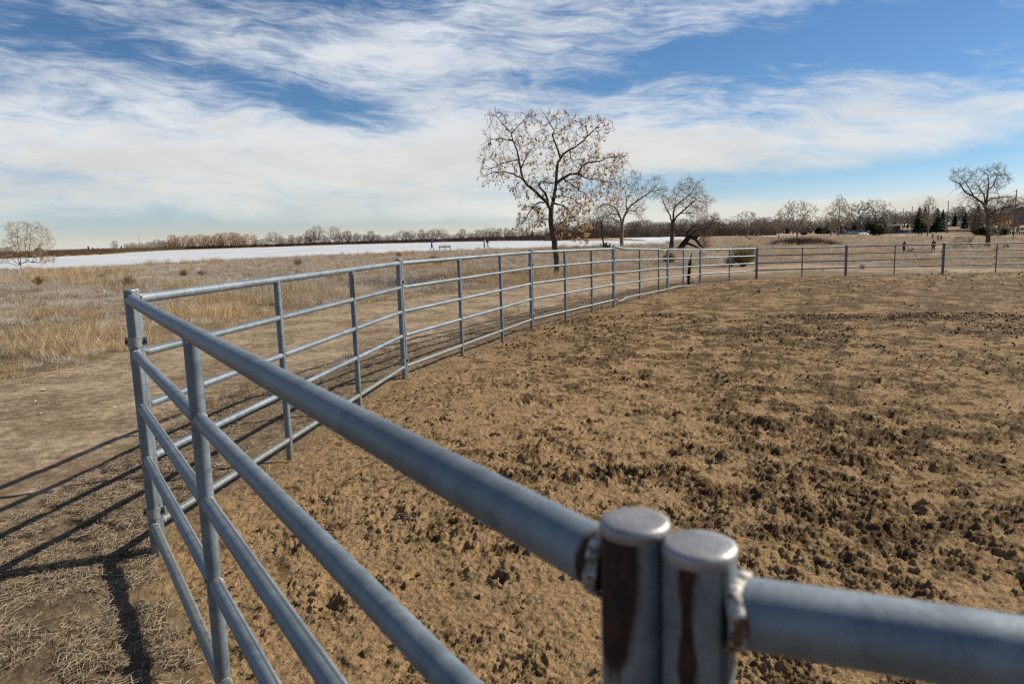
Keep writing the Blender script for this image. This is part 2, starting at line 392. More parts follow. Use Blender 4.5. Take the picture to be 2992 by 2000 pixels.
# ================================================================== GROUND
J = {'Q1': (.098, .572, -.289), 'Q2': (.1425, .535, -.295), 'J0': (-1.922, 3.634, -.260), 'J1': (-1.265, 8.27, -.263), 'J2': (.375, 12.933, -.288), 'J3': (2.437, 16.977, -.351),
     'D3': (4.802, 21.96, -.528), 'J4': (6.69, 25.371, -.658), 'J5': (9.442, 27.6, -.722), 'J6': (13.40, 28.75, -.789), 'J7': (17.348, 28.86, -.811), 'J8': (21.9, 29.3, -.872), 'J9': (26.2, 29.0, -.90)}
FENCE = [(J[k][0], J[k][1]) for k in ('J0', 'J1', 'J2', 'J3', 'D3', 'J4', 'J5', 'J6', 'J7', 'J8', 'J9')]
ARENA = [(J['Q1'][0], J['Q1'][1])] + FENCE + [(34, 27), (44, 15), (44, -6), (20, -12), (4.0, -1.0), (1.9, -.12)]
def poly_px(pts): return [(v.x, v.y) for v in (hit(*p) for p in pts)]
TR_UP = poly_px([(-500, 1245), (-200, 1160), (0, 1110), (385, 1034), (815, 920), (1178, 872), (1557, 830), (1800, 803), (2057, 785), (2356, 773), (2600, 777), (2800, 783), (2992, 787)])
TR_LO = poly_px([(-500, 1700), (-200, 1600), (0, 1545), (408, 1300), (620, 1200), (830, 1120), (1050, 1052), (1200, 1005), (1480, 930), (1700, 876), (1860, 842), (2057, 811), (2356, 793), (2600, 795), (2800, 797), (2992, 800)])
TRACK = TR_UP + TR_LO[::-1]
PATHS = [([(v.x, v.y) for v in (hit(2765, 706), hit(2752, 715), hit(2735, 740), hit(2700, 752), hit(2560, 768), hit(2450, 781))], .8),
         ([(v.x, v.y) for v in (hit(1000, 751), hit(1260, 737), hit(1607, 727), hit(1800, 722))], 1.3),
         ([(v.x, v.y) for v in (hit(2300, 706), hit(2240, 702.5), hit(2180, 701.5), hit(2100, 699))], 1.4),
         ([(v.x, v.y) for v in (hit(2992, 693.5), hit(2900, 689), hit(2820, 688), hit(2760, 687.5), hit(2650, 684))], 1.2)]
def build_ground():
    fa = np.radians(np.linspace(-46, 47, 1150)); ca = np.radians(np.linspace(47, 314, 70))[1:-1]
    az_ = np.concatenate([fa, ca])
    rs = [0.0001, .3, .6, .9, 1.2, 1.5]; r = 1.75
    while r < 6000:
        rs.append(r); r += min(max(r * r / 1300.0, .0022), r * (.030 if r < 420 else .06))
    rs = np.array(rs); na, nr = len(az_), len(rs)
    A, R = np.meshgrid(az_, rs); X = (np.sin(A) * R).ravel(); Yv = (np.cos(A) * R).ravel(); Rv = R.ravel()
    Z = terr(X, Yv)
    arena = inpoly(X, Yv, ARENA); track = inpoly(X, Yv, TRACK)
    near = Rv < 60
    dF = dline(X, Yv, FENCE); dN = dline(X, Yv, [FENCE[0], ARENA[0]])
    dT = dline(X, Yv, TR_UP); dT2 = dline(X, Yv, TR_LO)
    wob = fbm(X * 1.3, Yv * 1.3, 3, 5) * .5
    sT = np.minimum(dT, dT2) * np.where(track, 1, -1)                 # signed distance into the track
    trk = sstep((sT + wob * 1.3) / .5 + .5)
    dEdge = np.minimum(dF, dN)
    sA = np.where(arena, dEdge, -dEdge)
    ar = sstep((sA + .12 + wob * .45) / .5 + .5)
    pth = np.zeros_like(X)
    for pl, w in PATHS: pth = np.maximum(pth, sstep((w - dline(X, Yv, pl) + wob * .6) / .6 + .5))
    # dampness: crumbly, recently turned patches of the arena
    q = fbm(X * .55 + 3, Yv * .55, 4, 31) * .42 + fbm(X * 2.2, Yv * 2.2, 4, 71, .65) * .9
    damp = sstep((q * .8 + .52 - .30 * (1 - sstep((X + Yv * .25 - .6) / 3.0))) / .95) * ar
    damp *= .45 + .55 * sstep((sA - .1) / 2.0)
    res = np.clip(Rv * Rv / 1300, .003, 9)                              # local mesh size along the view
    def lod(s): return np.clip(1.6 - res / s, 0, 1)
    h = fbm(X * .8, Yv * .8, 3, 3) * .030 * lod(.8)
    h += fbm(X * 4, Yv * 4, 3, 9) * .012 * lod(.2) * (1 - trk * .6)
    m = near & (ar > .01)
    x, y = X[m], Yv[m]; dm = damp[m]; am = ar[m]; lm = res[m]
    L = lambda s: np.clip(1.6 - lm / s, 0, 1)
    hh = np.zeros(x.shape)
    for sc, amp, s in ((.085, .020, 101), (.045, .017, 151), (.022, .009, 201)):
        wx = x + fbm(x * 9, y * 9, 2, s) * .03; wy = y + fbm(x * 9 + 5, y * 9, 2, s + 5) * .03
        d, k = worley(wx / sc, wy / sc, s)
        hh += .66 * amp * np.clip(1 - d * 1.25, 0, 1) ** .7 * (.25 + k) * L(sc * .9) * (dm * .95 + .10)
    hh += fbm(x * 22, y * 22, 4, 77, .65) * .024 * (.40 + dm) * L(.05) + fbm(x * 7, y * 7, 3, 78, .6) * .030 * (.35 + dm) * L(.2)
    # hoof prints: oval dents with a pushed-up rim
    for cs, s, rr, dp, kp in ((.42, 301, .045, .026, .55), (.55, 341, .055, .034, .5), (.9, 361, .11, .03, .4)):
        ix = np.floor(x / cs).astype(np.int64); iy = np.floor(y / cs).astype(np.int64)
        for a in (-1, 0, 1):
            for b in (-1, 0, 1):
                cx = ix + a; cy = iy + b; k = _h(cx, cy, s + 3)
                px = (cx + .15 + .7 * _h(cx, cy, s)) * cs; py = (cy + .15 + .7 * _h(cx, cy, s + 1)) * cs; th = _h(cx, cy, s + 2) * 6.283
                u = (x - px) * np.cos(th) + (y - py) * np.sin(th); v = -(x - px) * np.sin(th) + (y - py) * np.cos(th)
                dd = np.sqrt((u / 1.3) ** 2 + v ** 2) / rr + fbm(x * 16, y * 16, 3, 55) * .9
                p = -dp * sstep((1.05 - dd) / .45) + dp * .55 * np.exp(-((dd - 1.28) / .2) ** 2) * (u > -rr * .7)
                hh += p * (k < kp * .8) * L(rr) * sstep((sA[m] - .25) / .4)
    h[m] += hh * am
    m = near & (ar < .99)
    x, y = X[m], Yv[m]; lm = res[m]
    L = lambda s: np.clip(1.6 - lm / s, 0, 1)
    d, k = worley(x / .09, y / .09, 401)
    h[m] += (1 - ar[m]) * (fbm(x * 12, y * 12, 3, 88) * .008 * L(.08) * (1 - trk[m] * .5) + .006 * np.clip(1 - d * 2.2, 0, 1) * (k > .6) * L(.08))
    # wheel and hoof disturbed strip on the track
    Z = Z + h * np.clip(1.5 - Rv / 900, 0, 1)
    V3 = np.stack([X, Yv, Z], 1)
    i = np.arange(nr - 1)[:, None] * na + np.arange(na)[None, :]; i2 = np.arange(nr - 1)[:, None] * na + (np.arange(na)[None, :] + 1) % na
    Fq = np.stack([i.ravel(), i2.ravel(), (i2 + na).ravel(), (i + na).ravel()], 1)
    fc = V3[Fq].mean(1)
    fa_ = ar[Fq].mean(1) > .5; ft = (~fa_) & ((trk[Fq].mean(1) > .5) & (np.hypot(fc[:, 0], fc[:, 1]) < 70))
    # snow lying in the hollows beyond the ice and by the car park
    sn = np.zeros_like(X)
    for px, py, rx, ry in [(1905, 698, 75, 3.2), (1850, 695.5, 40, 2.2), (1990, 696, 60, 2.5), (1787, 697.5, 8, 2.5), (2095, 702, 22, 3.0), (2120, 704, 14, 2), (2295, 685.5, 30, 1.6), (2265, 690, 26, .9), (2330, 683.5, 20, 1.2), (2530, 681.8, 16, 1.6), (2512, 684, 22, .8), (2636, 687, 10, .6), (2700, 677, 9, 2)]:
        # column / row as seen from the survey point, turned into ground distances
        c = hit(px, py); L1 = c.y * rx / F; L2 = max(c.y * ry / F * c.y / 2.2, 2.0)
        sn = np.maximum(sn, 1.25 - np.sqrt(((X - c.x) / L1) ** 2 + ((Yv - c.y) / L2) ** 2))
    sn = sstep((np.minimum(sn, 1.25) + fbm(X * .25, Yv * .06, 4, 600) * .7 - .35) / .2) * (Rv > 80) * (sn > 0.02)
    attrs = dict(arena=ar, track=trk, path=pth, damp=damp, snow=sn, fnear=np.exp(-np.clip(dEdge, 0, 99) / .8), far=np.clip(Rv / 120, 0, 1))
    def sub(name, mask):
        f = Fq[mask]; u, inv = np.unique(f.ravel(), return_inverse=True)
        me = npmesh(name, V3[u], inv.reshape(f.shape), GROUND, smooth=True)
        for k_, a_ in attrs.items(): fattr(me, k_, a_[u])
        return link(name, me, kind='structure')
    sub('arena_ground', fa_); sub('dirt_track', ft); sub('ground', ~(fa_ | ft))
def m_ground():
    m, t, b = mat('soil'); g = t.node('ShaderNodeNewGeometry'); P = g.outputs['Position']
    ar, tr, pa, dm, sn, fn, far = [t.attr(k) for k in ('arena', 'track', 'path', 'damp', 'snow', 'fnear', 'far')]
    n1 = t.noise(P, 1.1, 5, 0.6); n2 = t.noise(P, 7.0, 5, 0.65); n3 = t.noise(P, 45, 5, 0.7); n4 = t.noise(P, 230, 3, 0.6); n0 = t.noise(P, .18, 4, 0.6)
    nd = t.noise(P, 16, 6, 0.72)
    # arena sand: dry tan crust, dark damp crumbs
    dry = t.mix(t.ramp(n3 * .45 + n4 * .55, 0.40, 0.62), (0.285, 0.178, 0.084), (0.61, 0.410, 0.212))
    dry = t.mix(t.ramp(n2, 0.35, 0.65) * 0.5, dry, (0.320, 0.210, 0.108))
    wet = t.mix(t.ramp(n3, 0.4, 0.62), (0.046, 0.027, 0.011), (0.165, 0.098, 0.042))
    nm = t.noise(P, 3.4, 5, 0.7); fz = t.ramp(far, .06, .17)
    dk = t.ramp(dm * 0.36 + fz * .03 + t.ramp(t.noise(t.mapping(P, (1, .55, 1), (0, 0, .3)), 1.5, 5, .7), .42, .62) * fz * .22 + (nd - 0.5) * 1.4 + (n3 - .5) * 0.9 + (n2 - 0.5) * 1.1 + (nm - .5) * 1.1, 0.12, 0.32)
    a = t.mix(dk * 0.85, dry, wet)
    # short dry grass and bare soil outside
    gr = t.mix(t.ramp(n2 * .6 + n3 * .4, 0.38, 0.62), (0.09, 0.060, 0.036), (0.32, 0.24, 0.150))
    gr = t.mix(t.ramp(n1, 0.45, 0.62) * 0.6, gr, (0.33, 0.250, 0.155))
    gr = t.mix(t.ramp(n0, 0.45, 0.60) * 0.45, gr, (0.34, 0.225, 0.105))
    sp = t.ramp(t.noise(t.mapping(P, (1, .22, 1)), .5, 6, .7), 0.35, 0.65)
    grf = t.mix(sp, (0.26, 0.180, 0.105), (0.46, 0.355, 0.24))
    grf = t.mix(t.ramp(t.noise(P, 0.022, 4, .6), .42, .6), grf, (0.33, 0.215, 0.10))
    gr = t.mix(t.ramp(far, 0.25, 0.7), gr, grf)
    # gravelly track with pale grit
    tk = t.mix(t.ramp(n1 * .5 + n2 * .5, 0.38, 0.62), (0.235, 0.160, 0.090), (0.62, 0.48, 0.32))
    tk = t.mix(t.ramp(t.noise(P, 2.2, 4, .6), 0.50, 0.66) * 0.55, tk, (0.150, 0.096, 0.052))
    tk = t.mix(t.ramp(n4, 0.60, 0.72) * 0.6, tk, (0.56, 0.50, 0.42))
    tk = t.mix(t.ramp(n3, 0.60, 0.70) * 0.6, tk, (0.09, 0.06, 0.035))
    c = t.mix(ar, gr, a); c = t.mix(tr * (1.0 - ar), c, tk)
    c = t.mix(pa * 0.55, c, (0.36, 0.295, 0.22))
    c = t.mix(sn, c, (0.80, 0.83, 0.88)); c = mul(t, c, .66)
    t.l.new(c, b.inputs['Base Color']); b.inputs['Roughness'].default_value = 0.95; b.inputs['Specular IOR Level'].default_value = 0.12
    bn = t.node('ShaderNodeBump'); t.set(bn.inputs['Height'], n3 * 0.5 + n4 * 0.28 + nd * (0.5 + dm * 1.2) + n2 * 0.6)
    bn.inputs['Strength'].default_value = 0.85; bn.inputs['Distance'].default_value = 0.035; t.l.new(bn.outputs[0], b.inputs['Normal'])
    return m
GROUND = m_ground()
build_ground()
# ------------------------------------------------------------------ the frozen lake, snow covered
def build_lake():
    a = np.linspace(AZ_L, AZ_R, 160); V3 = []; Fq = []
    n = 24
    for i, t in enumerate(a):
        r0 = r_near(t) - 1.0; r1 = r_far(t) + 2.0
        for k in range(n):
            r = r0 + (r1 - r0) * (k / (n - 1)) ** 1.5; V3.append((math.sin(t) * r, math.cos(t) * r, LAKE_Z + CAMH))
    for i in range(len(a) - 1):
        for k in range(n - 1): Fq.append((i * n + k, (i + 1) * n + k, (i + 1) * n + k + 1, i * n + k + 1))
    m, t, b = mat('snow_covered_ice'); g = t.node('ShaderNodeNewGeometry'); P = g.outputs['Position']
    n1 = t.noise(t.mapping(P, (1, .35, 1), (0, 0, .5)), .05, 5, .65)
    c = t.mix(t.ramp(n1, .35, .65), (0.40, 0.425, 0.455), (0.505, 0.52, 0.535)); t.l.new(c, b.inputs['Base Color']); b.inputs['Roughness'].default_value = .75
    link('lake_ice', npmesh('lake_ice', np.array(V3), np.array(Fq), m), kind='structure')
build_lake()

# ================================================================== PIPE FENCE
def ptube(pts, rad, n=20, seam=None, rust=None, dirt=None, cap=False, step=None):
    """galvanised pipe along a polyline, resampled; returns an (unlinked) mesh with surface attributes"""
    pts = [Vector(p) for p in pts]
    if step:
        q = []
        for a_, b_ in zip(pts[:-1], pts[1:]):
            k = max(1, int((b_ - a_).length / step)); q += [a_.lerp(b_, i / k) for i in range(k)]
        q.append(pts[-1]); pts = q
    k = len(pts); t0 = (pts[1] - pts[0]).normalized(); ref = Vector((0, 0, 1)) if abs(t0.z) < .8 else Vector((0, -1, 0))
    v = []; al = []; sm = []; ru = []; di = []; L = 0.0
    sd = random.uniform(.3, 2.8) if seam is None else seam
    for i, p in enumerate(pts):
        if i: L += (p - pts[i - 1]).length
        t = (pts[min(i + 1, k - 1)] - pts[max(i - 1, 0)]).normalized()
        w = (ref - t * ref.dot(t)).normalized(); u = t.cross(w)          # w points up (rails) or to -Y (posts)
        for j in range(n):
            a = 2 * math.pi * j / n; v.append(p + (u * math.sin(a) + w * math.cos(a)) * rad)
            al.append(L); sm.append(math.cos(a - sd)); ru.append(rust(v[-1], L, a) if rust else 0.0); di.append(dirt(v[-1], L, a) if dirt else 0.0)
    i = np.arange(k - 1)[:, None] * n + np.arange(n)[None, :]; i2 = np.arange(k - 1)[:, None] * n + (np.arange(n)[None, :] + 1) % n
    Fq = np.stack([i.ravel(), i2.ravel(), (i2 + n).ravel(), (i + n).ravel()], 1)
    me = npmesh('pipe', np.array([tuple(p) for p in v]), Fq, GALV, smooth=True)
    fattr(me, 'along', al); fattr(me, 'weldline', sm if seam != 99 else [0] * len(sm)); fattr(me, 'rust', ru); fattr(me, 'dirt', di)
    return me
def cap_mesh(c, r, n=32, bulge=.006):
    v = []; f = []; prof = [(1.0, -.006), (1.035, -.003), (1.04, .001), (1.0, .0045), (.85, bulge), (.5, bulge + .001), (.0001, bulge + .001)]
    for a, z in prof:
        for j in range(n):
            th = 2 * math.pi * j / n; v.append((c[0] + math.cos(th) * r * a, c[1] + math.sin(th) * r * a, c[2] + z))
    for i in range(len(prof) - 1):
        for j in range(n): f.append((i * n + j, i * n + (j + 1) % n, (i + 1) * n + (j + 1) % n, (i + 1) * n + j))
    return npmesh('cap', np.array(v), np.array(f), CAPM, smooth=True)
def weld_mesh(c, axis, r, amp=.003, wid=.006, n=28, lumps=1.0, seed=0):
    """lumpy bead round a pipe end at c, ring normal 'axis'"""
    rng = random.Random(seed); axis = Vector(axis).normalized(); ref = Vector((0, 0, 1)) if abs(axis.z) < .8 else Vector((1, 0, 0))
    u = axis.cross(ref).normalized(); w = axis.cross(u); v = []; f = []; k = 7
    ph = [rng.uniform(0, 6.28) for _ in range(6)]
    for j in range(n):
        a = 2 * math.pi * j / n
        am = amp * (1 + lumps * (.45 * math.sin(5 * a + ph[0]) + .35 * math.sin(9 * a + ph[1]) + .3 * math.sin(15 * a + ph[2]) + .12 * math.sin(31 * a + ph[4])) + rng.uniform(-.12, .12) * lumps)
        am = max(am, amp * .25); off = wid * .35 * math.sin(3 * a + ph[3]) * lumps
        for i in range(k):
            b = math.pi * 2 * i / k
            v.append(Vector(c) + (u * math.cos(a) + w * math.sin(a)) * (r + am * math.cos(b)) + axis * (wid * .5 * math.sin(b) + off))
    for j in range(n):
        for i in range(k): f.append((j * k + i, ((j + 1) % n) * k + i, ((j + 1) % n) * k + (i + 1) % k, j * k + (i + 1) % k))
    return npmesh('weld', np.array([tuple(p) for p in v]), np.array(f), WELD, smooth=True)
G = .28; RAIL_OFF = [0, G, 2 * G, 3 * G, 4.3 * G]
PR = .0285          # post pipe radius
def panel(label, A, B, mids=(), ends=('post', 'post'), rail_rust=None, seams=None, rr=(.0255, .0215, .0215, .0215, .0215), bend=None, fine=False, rust=None, n=16, first_dirt=None):
    A = Vector(A); B = Vector(B); az_ = Vector((A.x, A.y, A.z + CAMH)); bz_ = Vector((B.x, B.y, B.z + CAMH))
    root = thing('pipe_fence', label, 'fence', (0, 0, 0), group='galvanised pipe fence panels round the riding arena')
    dirn = (bz_ - az_); dirn.z = 0; L = dirn.length; dirn.normalize()
    def P(t): return az_.lerp(bz_, t)
    mids = list(mids)
    posts = [(0.0, ends[0] == 'post', True), (1.0, ends[1] == 'post', True)] + [(t, True, False) for t in mids]
    far = P(.5).length
    for t, yes, end in posts:
        if not yes: continue
        p = P(t); g = tz(p.x, p.y); top = p.z + (.047 if end else -.004)
        r = PR if end else .025
        fn = None
        if rust and t in rust: fn = rust[t]
        mm = ptube([(p.x, p.y, g - .12), (p.x, p.y, top)], r, 48 if fine else n, rust=fn, dirt=lambda q, l, a, g=g: max(0, 1 - (q.z - g) / .35) * .8, step=(.006 if (fine and fn) else .08 if far < 12 else .4))
        po = link('post', mm, root)
        if end: link('cap', cap_mesh((p.x, p.y, top), r, 40 if fine else 20), po)
    stops = [0.0] + sorted(mids) + [1.0]
    for k, off in enumerate(RAIL_OFF):
        r = rr[k]; pts = []
        N = 24 if bend else 1
        segs = []
        if k == 0 or bend: segs = [(0.0, 1.0)]
        else: segs = list(zip(stops[:-1], stops[1:]))
        for a_, b_ in segs:
            e0 = (PR * .85 if a_ == 0 else .020) / L; e1 = (PR * .85 if b_ == 1 else .020) / L
            if bend:
                pts = []
                for i in range(37):
                    t = e0 + (1 - e0 - e1) * i / 36; q = P(t); q.z -= off; q.z += bend(k, t); pts.append(q)
            else:
                pts = [P(a_ + e0) - Vector((0, 0, off)), P(b_ - e1) - Vector((0, 0, off))]
            link('rail', ptube(pts, r, 40 if fine else n, rust=rail_rust if (a_ == 0 and k == 0) else None, seam=(99 if k == 0 else seams[k] if seams else None), step=((.006 if k == 0 else .03) if fine else .25 if far < 14 else .8),
                               dirt=lambda q, l, a, k=k: .25 + .5 * (k == 4) if False else (.55 if k == 4 else .1)), root)
        if far < 22:
            for t in stops:
                if k == 0 and 0 < t < 1: c = P(t) - Vector((0, 0, .024)); ax = (0, 0, 1); rr_ = .0255; spots = [(c, ax, rr_)]
                else:
                    spots = []
                    for sgn in (-1, 1):
                        tt = t + sgn * ((PR if t in (0., 1.) else .025) + .001) / L
                        if 0 <= tt <= 1: 
                            c = P(tt) - Vector((0, 0, off)); 
                            if bend: c.z += bend(k, tt)
                            spots.append((c, dirn, r))
                for c, ax, r_ in spots:
                    big = 1.6 if (t in (0., 1.)) else 1.0
                    link('weld', weld_mesh(c, ax, r_, (.0022 if fine else .0026) * big, (.010 if fine else .009) * big, 84 if fine else 16, lumps=(.6 if fine else 1.0), seed=int(c.x * 977 + c.z * 313 + c.y * 71)), root)
    return root
def clamp(p, dirn, z, label):
    """band clamp that ties two neighbouring end posts together, with a bolt"""
    root = thing('fence_clamp', label, 'clamp', (p[0], p[1], z), math.atan2(dirn[1], dirn[0]), group='steel clamps tying the fence panels together')
    b = MB(); R1 = PR + .004; d = PR + .001; hh = .027
    prof = []
    for i in range(13): a = math.pi / 2 + math.pi * i / 12; prof.append((-d + math.cos(a) * R1, math.sin(a) * R1))
    for i in range(13): a = -math.pi / 2 + math.pi * i / 12; prof.append((d + math.cos(a) * R1, math.sin(a) * R1))
    n = len(prof); v = []
    for z_, s in ((-hh, 1.0), (hh, 1.0)):
        for x, y in prof: v.append((x * s, y * s, z_))
    for z_ in (-hh, hh):
        for x, y in prof: v.append((x * .965, y * .90, z_))
    f = []
    for j in range(n):
        j2 = (j + 1) % n; f += [(j, j2, n + j2, n + j), (2 * n + j, 3 * n + j, 3 * n + j2, 2 * n + j2), (n + j, n + j2, 3 * n + j2, 3 * n + j), (j, 2 * n + j, 2 * n + j2, j2)]
    b.add(v, f); b.build('band', CLAMPM, root)
    q = MB(); q.box((0, -R1 - .010, 0), (.016, .022, .042)); q.box((0, R1 + .010, 0), (.016, .022, .042)); q.build('bracket', CLAMPM, root)
    for s in (-1, 1):
        w = MB(); w.tube([(-.022, s * (R1 + .012), 0), (.022, s * (R1 + .012), 0)], .007, 6); w.build('bolt', BOLT, root)
    return root
def offs(k, nxt, s):
    """the two end posts at a joint stand side by side along the run"""
    a = Vector(J[k]); d = Vector(J[nxt]) - a; d.z = 0; d.normalize(); return a + d * s * (PR + .001)
# rust of the two nearest posts
q1 = Vector((J['Q1'][0], J['Q1'][1], 0))
def ang_to_cam(q, c):   # angle round the post measured from the side that faces the viewer, + to the right
    d = Vector((q.x - c.x, q.y - c.y)); f = Vector((-c.x, -c.y)); r_ = Vector((-f.y, f.x)) if False else Vector((f.y * -1, f.x))
    return math.atan2(d.x * -f.y + d.y * f.x, d.x * f.x + d.y * f.y)
def rust_q1(q, L, a):
    t = ang_to_cam(q, q1); top = J['Q1'][2] + CAMH + .047; dz_ = top - q.z        # t<0: left-hand side in view?
    e = 1 - math.sqrt(((t + .85) / 1.05) ** 2 + (max(0, dz_ - .02) / .108) ** 2)
    low = .35 * max(0, 1 - abs(t + 1.35) / .5) if dz_ > .1 else 0
    return max(e * 2.2 + .35, low) if e > -.3 else low
q2 = Vector((J['Q2'][0], J['Q2'][1], 0))
def rust_q2(q, L, a):
    t = ang_to_cam(q, q2); top = J['Q2'][2] + CAMH + .047; dz_ = top - q.z
    w = .30 + .07 * math.sin(dz_ * 70 + 1); e = 1 - abs(t + .32) / w
    return (e * 1.1 + .15) * max(0, min(1, (.135 - dz_) / .05)) if dz_ > .006 else 0.0
near_mid = .553
P_Q1 = J['Q1']; P_J0a = offs('J0', 'Q1', -0.0)
j0a = Vector(J['J0']); j0b = j0a + Vector((-.011, .059, 0))
panel('foreground panel with thick blurred top rail running from capped posts to the corner', P_Q1, j0a, (near_mid,), rr=(.0275, .0235, .0235, .0235, .0235), seams=(99, 3.6, .30, .38, .34), fine=True, rust={0.0: rust_q1}, rail_rust=lambda q, L, a: 1.0 - max(0, L - .018) / .010 if L < .03 else 0)
Q2B = (J['Q2'][0] + 3.3 * math.cos(math.radians(-21)), J['Q2'][1] + 3.3 * math.sin(math.radians(-21)), -.33)
panel('pipe panel leaving the bottom right corner of the picture, its top rail blurred and close', J['Q2'], Q2B, (.5,), rr=(.0275, .0235, .0235, .0235, .0235), fine=True, rust={0.0: rust_q2})
def seg(a, b, label, mids, **kw):
    A = j0b if a == 'J0' else offs(a, b, 1); B = offs(b, a, 1)
    return panel(label, A, B, mids, **kw)
seg('J0', 'J1', 'first panel beyond the near left corner post, long rails over gravel', (.345, .675), n=28, seams=(99, .85, 3.4, 3.6, .75), rust={.675: lambda q, L, a: (1.3 - abs(a - .8) / .42) if J['J0'][2] + CAMH - .27 < q.z < J['J0'][2] + CAMH - .02 else 0.0})
seg('J1', 'J2', 'second panel from the near corner, worn dark strip along its top rail', (.345, .68), n=24, seams=(99, 3.3, 3.4, 3.5, .9), rail_rust=lambda q, L, a: (math.cos(a) - .93) / .07 * 1.1)
seg('J2', 'J3', 'panel with the big leafy tree trunk directly behind it', (.345, .68))
def bend_d(k, t):
    if k == 0: return .055 * max(0, 1 - t / .16) - .035 * max(0, 1 - abs(t - .90) / .10)
    if k == 2: return -.012 * math.sin(t * 7)
    if k == 4: return -.06 * max(0, 1 - abs(t - .09) / .12) + .05 * max(0, .06 - t) / .06
    return .004 * math.sin(t * 8 + k)
seg('J3', 'D3', 'dented panel with sagging top rail and kinked bottom rail', (.42, .80), bend=bend_d)
seg('D3', 'J4', 'panel in front of the charred stump, bottom rail running into the dirt', (.45,), bend=lambda k, t: (.02 * math.sin(t * 6) + .05 * max(0, .4 - abs(t - .45))) if k == 4 else 0.0)
seg('J4', 'J5', 'short looking panel just right of the charred stump', (.5,))
seg('J5', 'J6', 'far panel in front of the yellow green bush', (.5,))
seg('J6', 'J7', 'far panel in front of the yellow capped dog walker and red backpack walker', (.5,))
seg('J7', 'J8', 'rightmost panel of the far fence, below the wide bare tree', (.5,))
seg('J8', 'J9', 'fence panel continuing past the right edge of the picture', (.5,), )
for k, prv, nm in (('J1', 'J0', 'first joint beyond the near corner'), ('J2', 'J1', 'second joint beyond the near corner'), ('J3', 'J2', 'third joint, left of the dented panel')):
    d = Vector(J[k]) - Vector(J[prv])
    clamp(J[k], d, J[k][2] + CAMH - .215, 'upper steel clamp on the ' + nm); clamp(J[k], d, J[k][2] + CAMH - 1.13, 'lower steel clamp on the ' + nm)
jm = (j0a + j0b) / 2; dd = j0b - j0a
clamp(jm, dd, J['J0'][2] + CAMH - .215, 'steel clamp high on the near left corner post'); clamp(jm, dd, J['J0'][2] + CAMH - 1.13, 'steel clamp low on the near left corner post')
# ================================================================== TREES
def m_bark(name, c1, c2, rough=.9, sc=14):
    m, t, b = mat(name); g = t.node('ShaderNodeNewGeometry'); P = g.outputs['Position']
    n = t.noise(t.mapping(P, (1, 1, .25)), sc, 5, .65); n2 = t.noise(P, sc * .15, 3, .5)
    c = mul(t, t.mix(t.ramp(n * .75 + n2 * .25, .36, .64), c1, c2), ALB); t.l.new(c, b.inputs['Base Color']); b.inputs['Roughness'].default_value = rough
    b.inputs['Specular IOR Level'].default_value = .15
    bn = t.node('ShaderNodeBump'); t.set(bn.inputs['Height'], n); bn.inputs['Strength'].default_value = .7; bn.inputs['Distance'].default_value = .03; t.l.new(bn.outputs[0], b.inputs['Normal'])
    return m
BARK = m_bark('furrowed_bark', (.055, .040, .028), (.20, .155, .11))
BARKP = m_bark('pale_bark', (.13, .105, .08), (.40, .345, .28))
BARKD = m_bark('dark_bark', (.025, .018, .013), (.085, .062, .045))
def m_leafy(name, c1, c2, c3=None, trans=0.0, rough=.75, kk=0.74):
    m, t, b = mat(name); g = t.node('ShaderNodeNewGeometry'); oi = t.node('ShaderNodeObjectInfo')
    r = V(t, g.outputs['Random Per Island']); q = V(t, oi.outputs['Random'])
    c = t.mix(r, c1, c2)
    if c3: c = t.mix(t.ramp(q, .2, .8), c, t.mix(r, c2, c3))
    c = mul(t, c, kk); t.l.new(c, b.inputs['Base Color']); b.inputs['Roughness'].default_value = rough; b.inputs['Specular IOR Level'].default_value = .15
    if trans:
        tr = t.node('ShaderNodeBsdfTranslucent'); t.l.new(c, tr.inputs[0]); mx = t.node('ShaderNodeMixShader'); mx.inputs[0].default_value = trans
        t.l.new(b.outputs[0], mx.inputs[1]); t.l.new(tr.outputs[0], mx.inputs[2]); o = [n for n in t.n if n.type == 'OUTPUT_MATERIAL'][0]; t.l.new(mx.outputs[0], o.inputs[0])
    return m
TWIG = {'grey': m_leafy('grey_twigs', (.20, .155, .115), (.46, .38, .29)), 'brown': m_leafy('brown_twigs', (.13, .088, .062), (.35, .245, .17)),
        'orange': m_leafy('orange_twigs', (.28, .155, .065), (.64, .38, .17)), 'pale': m_leafy('pale_twigs', (.32, .255, .18), (.60, .50, .38)),
        'purple': m_leafy('purple_twigs', (.11, .068, .060), (.30, .195, .165)), 'dark': m_leafy('dark_twigs', (.04, .028, .020), (.13, .09, .065))}
BRK = {'grey': BARKP, 'brown': BARK, 'orange': BARK, 'pale': BARKP, 'purple': BARKD, 'dark': BARKD}
DRYLEAF = m_leafy('dry_brown_leaves', (.32, .180, .080), (.80, .54, .29), None, .40, .75, .95)
NEEDLE = m_leafy('spruce_needles', (.008, .018, .010), (.035, .060, .022))
JUNI = m_leafy('juniper_foliage', (.012, .022, .008), (.060, .075, .020))
def V3r(rng, s): return Vector((rng.gauss(0, s), rng.gauss(0, s), rng.gauss(0, s)))
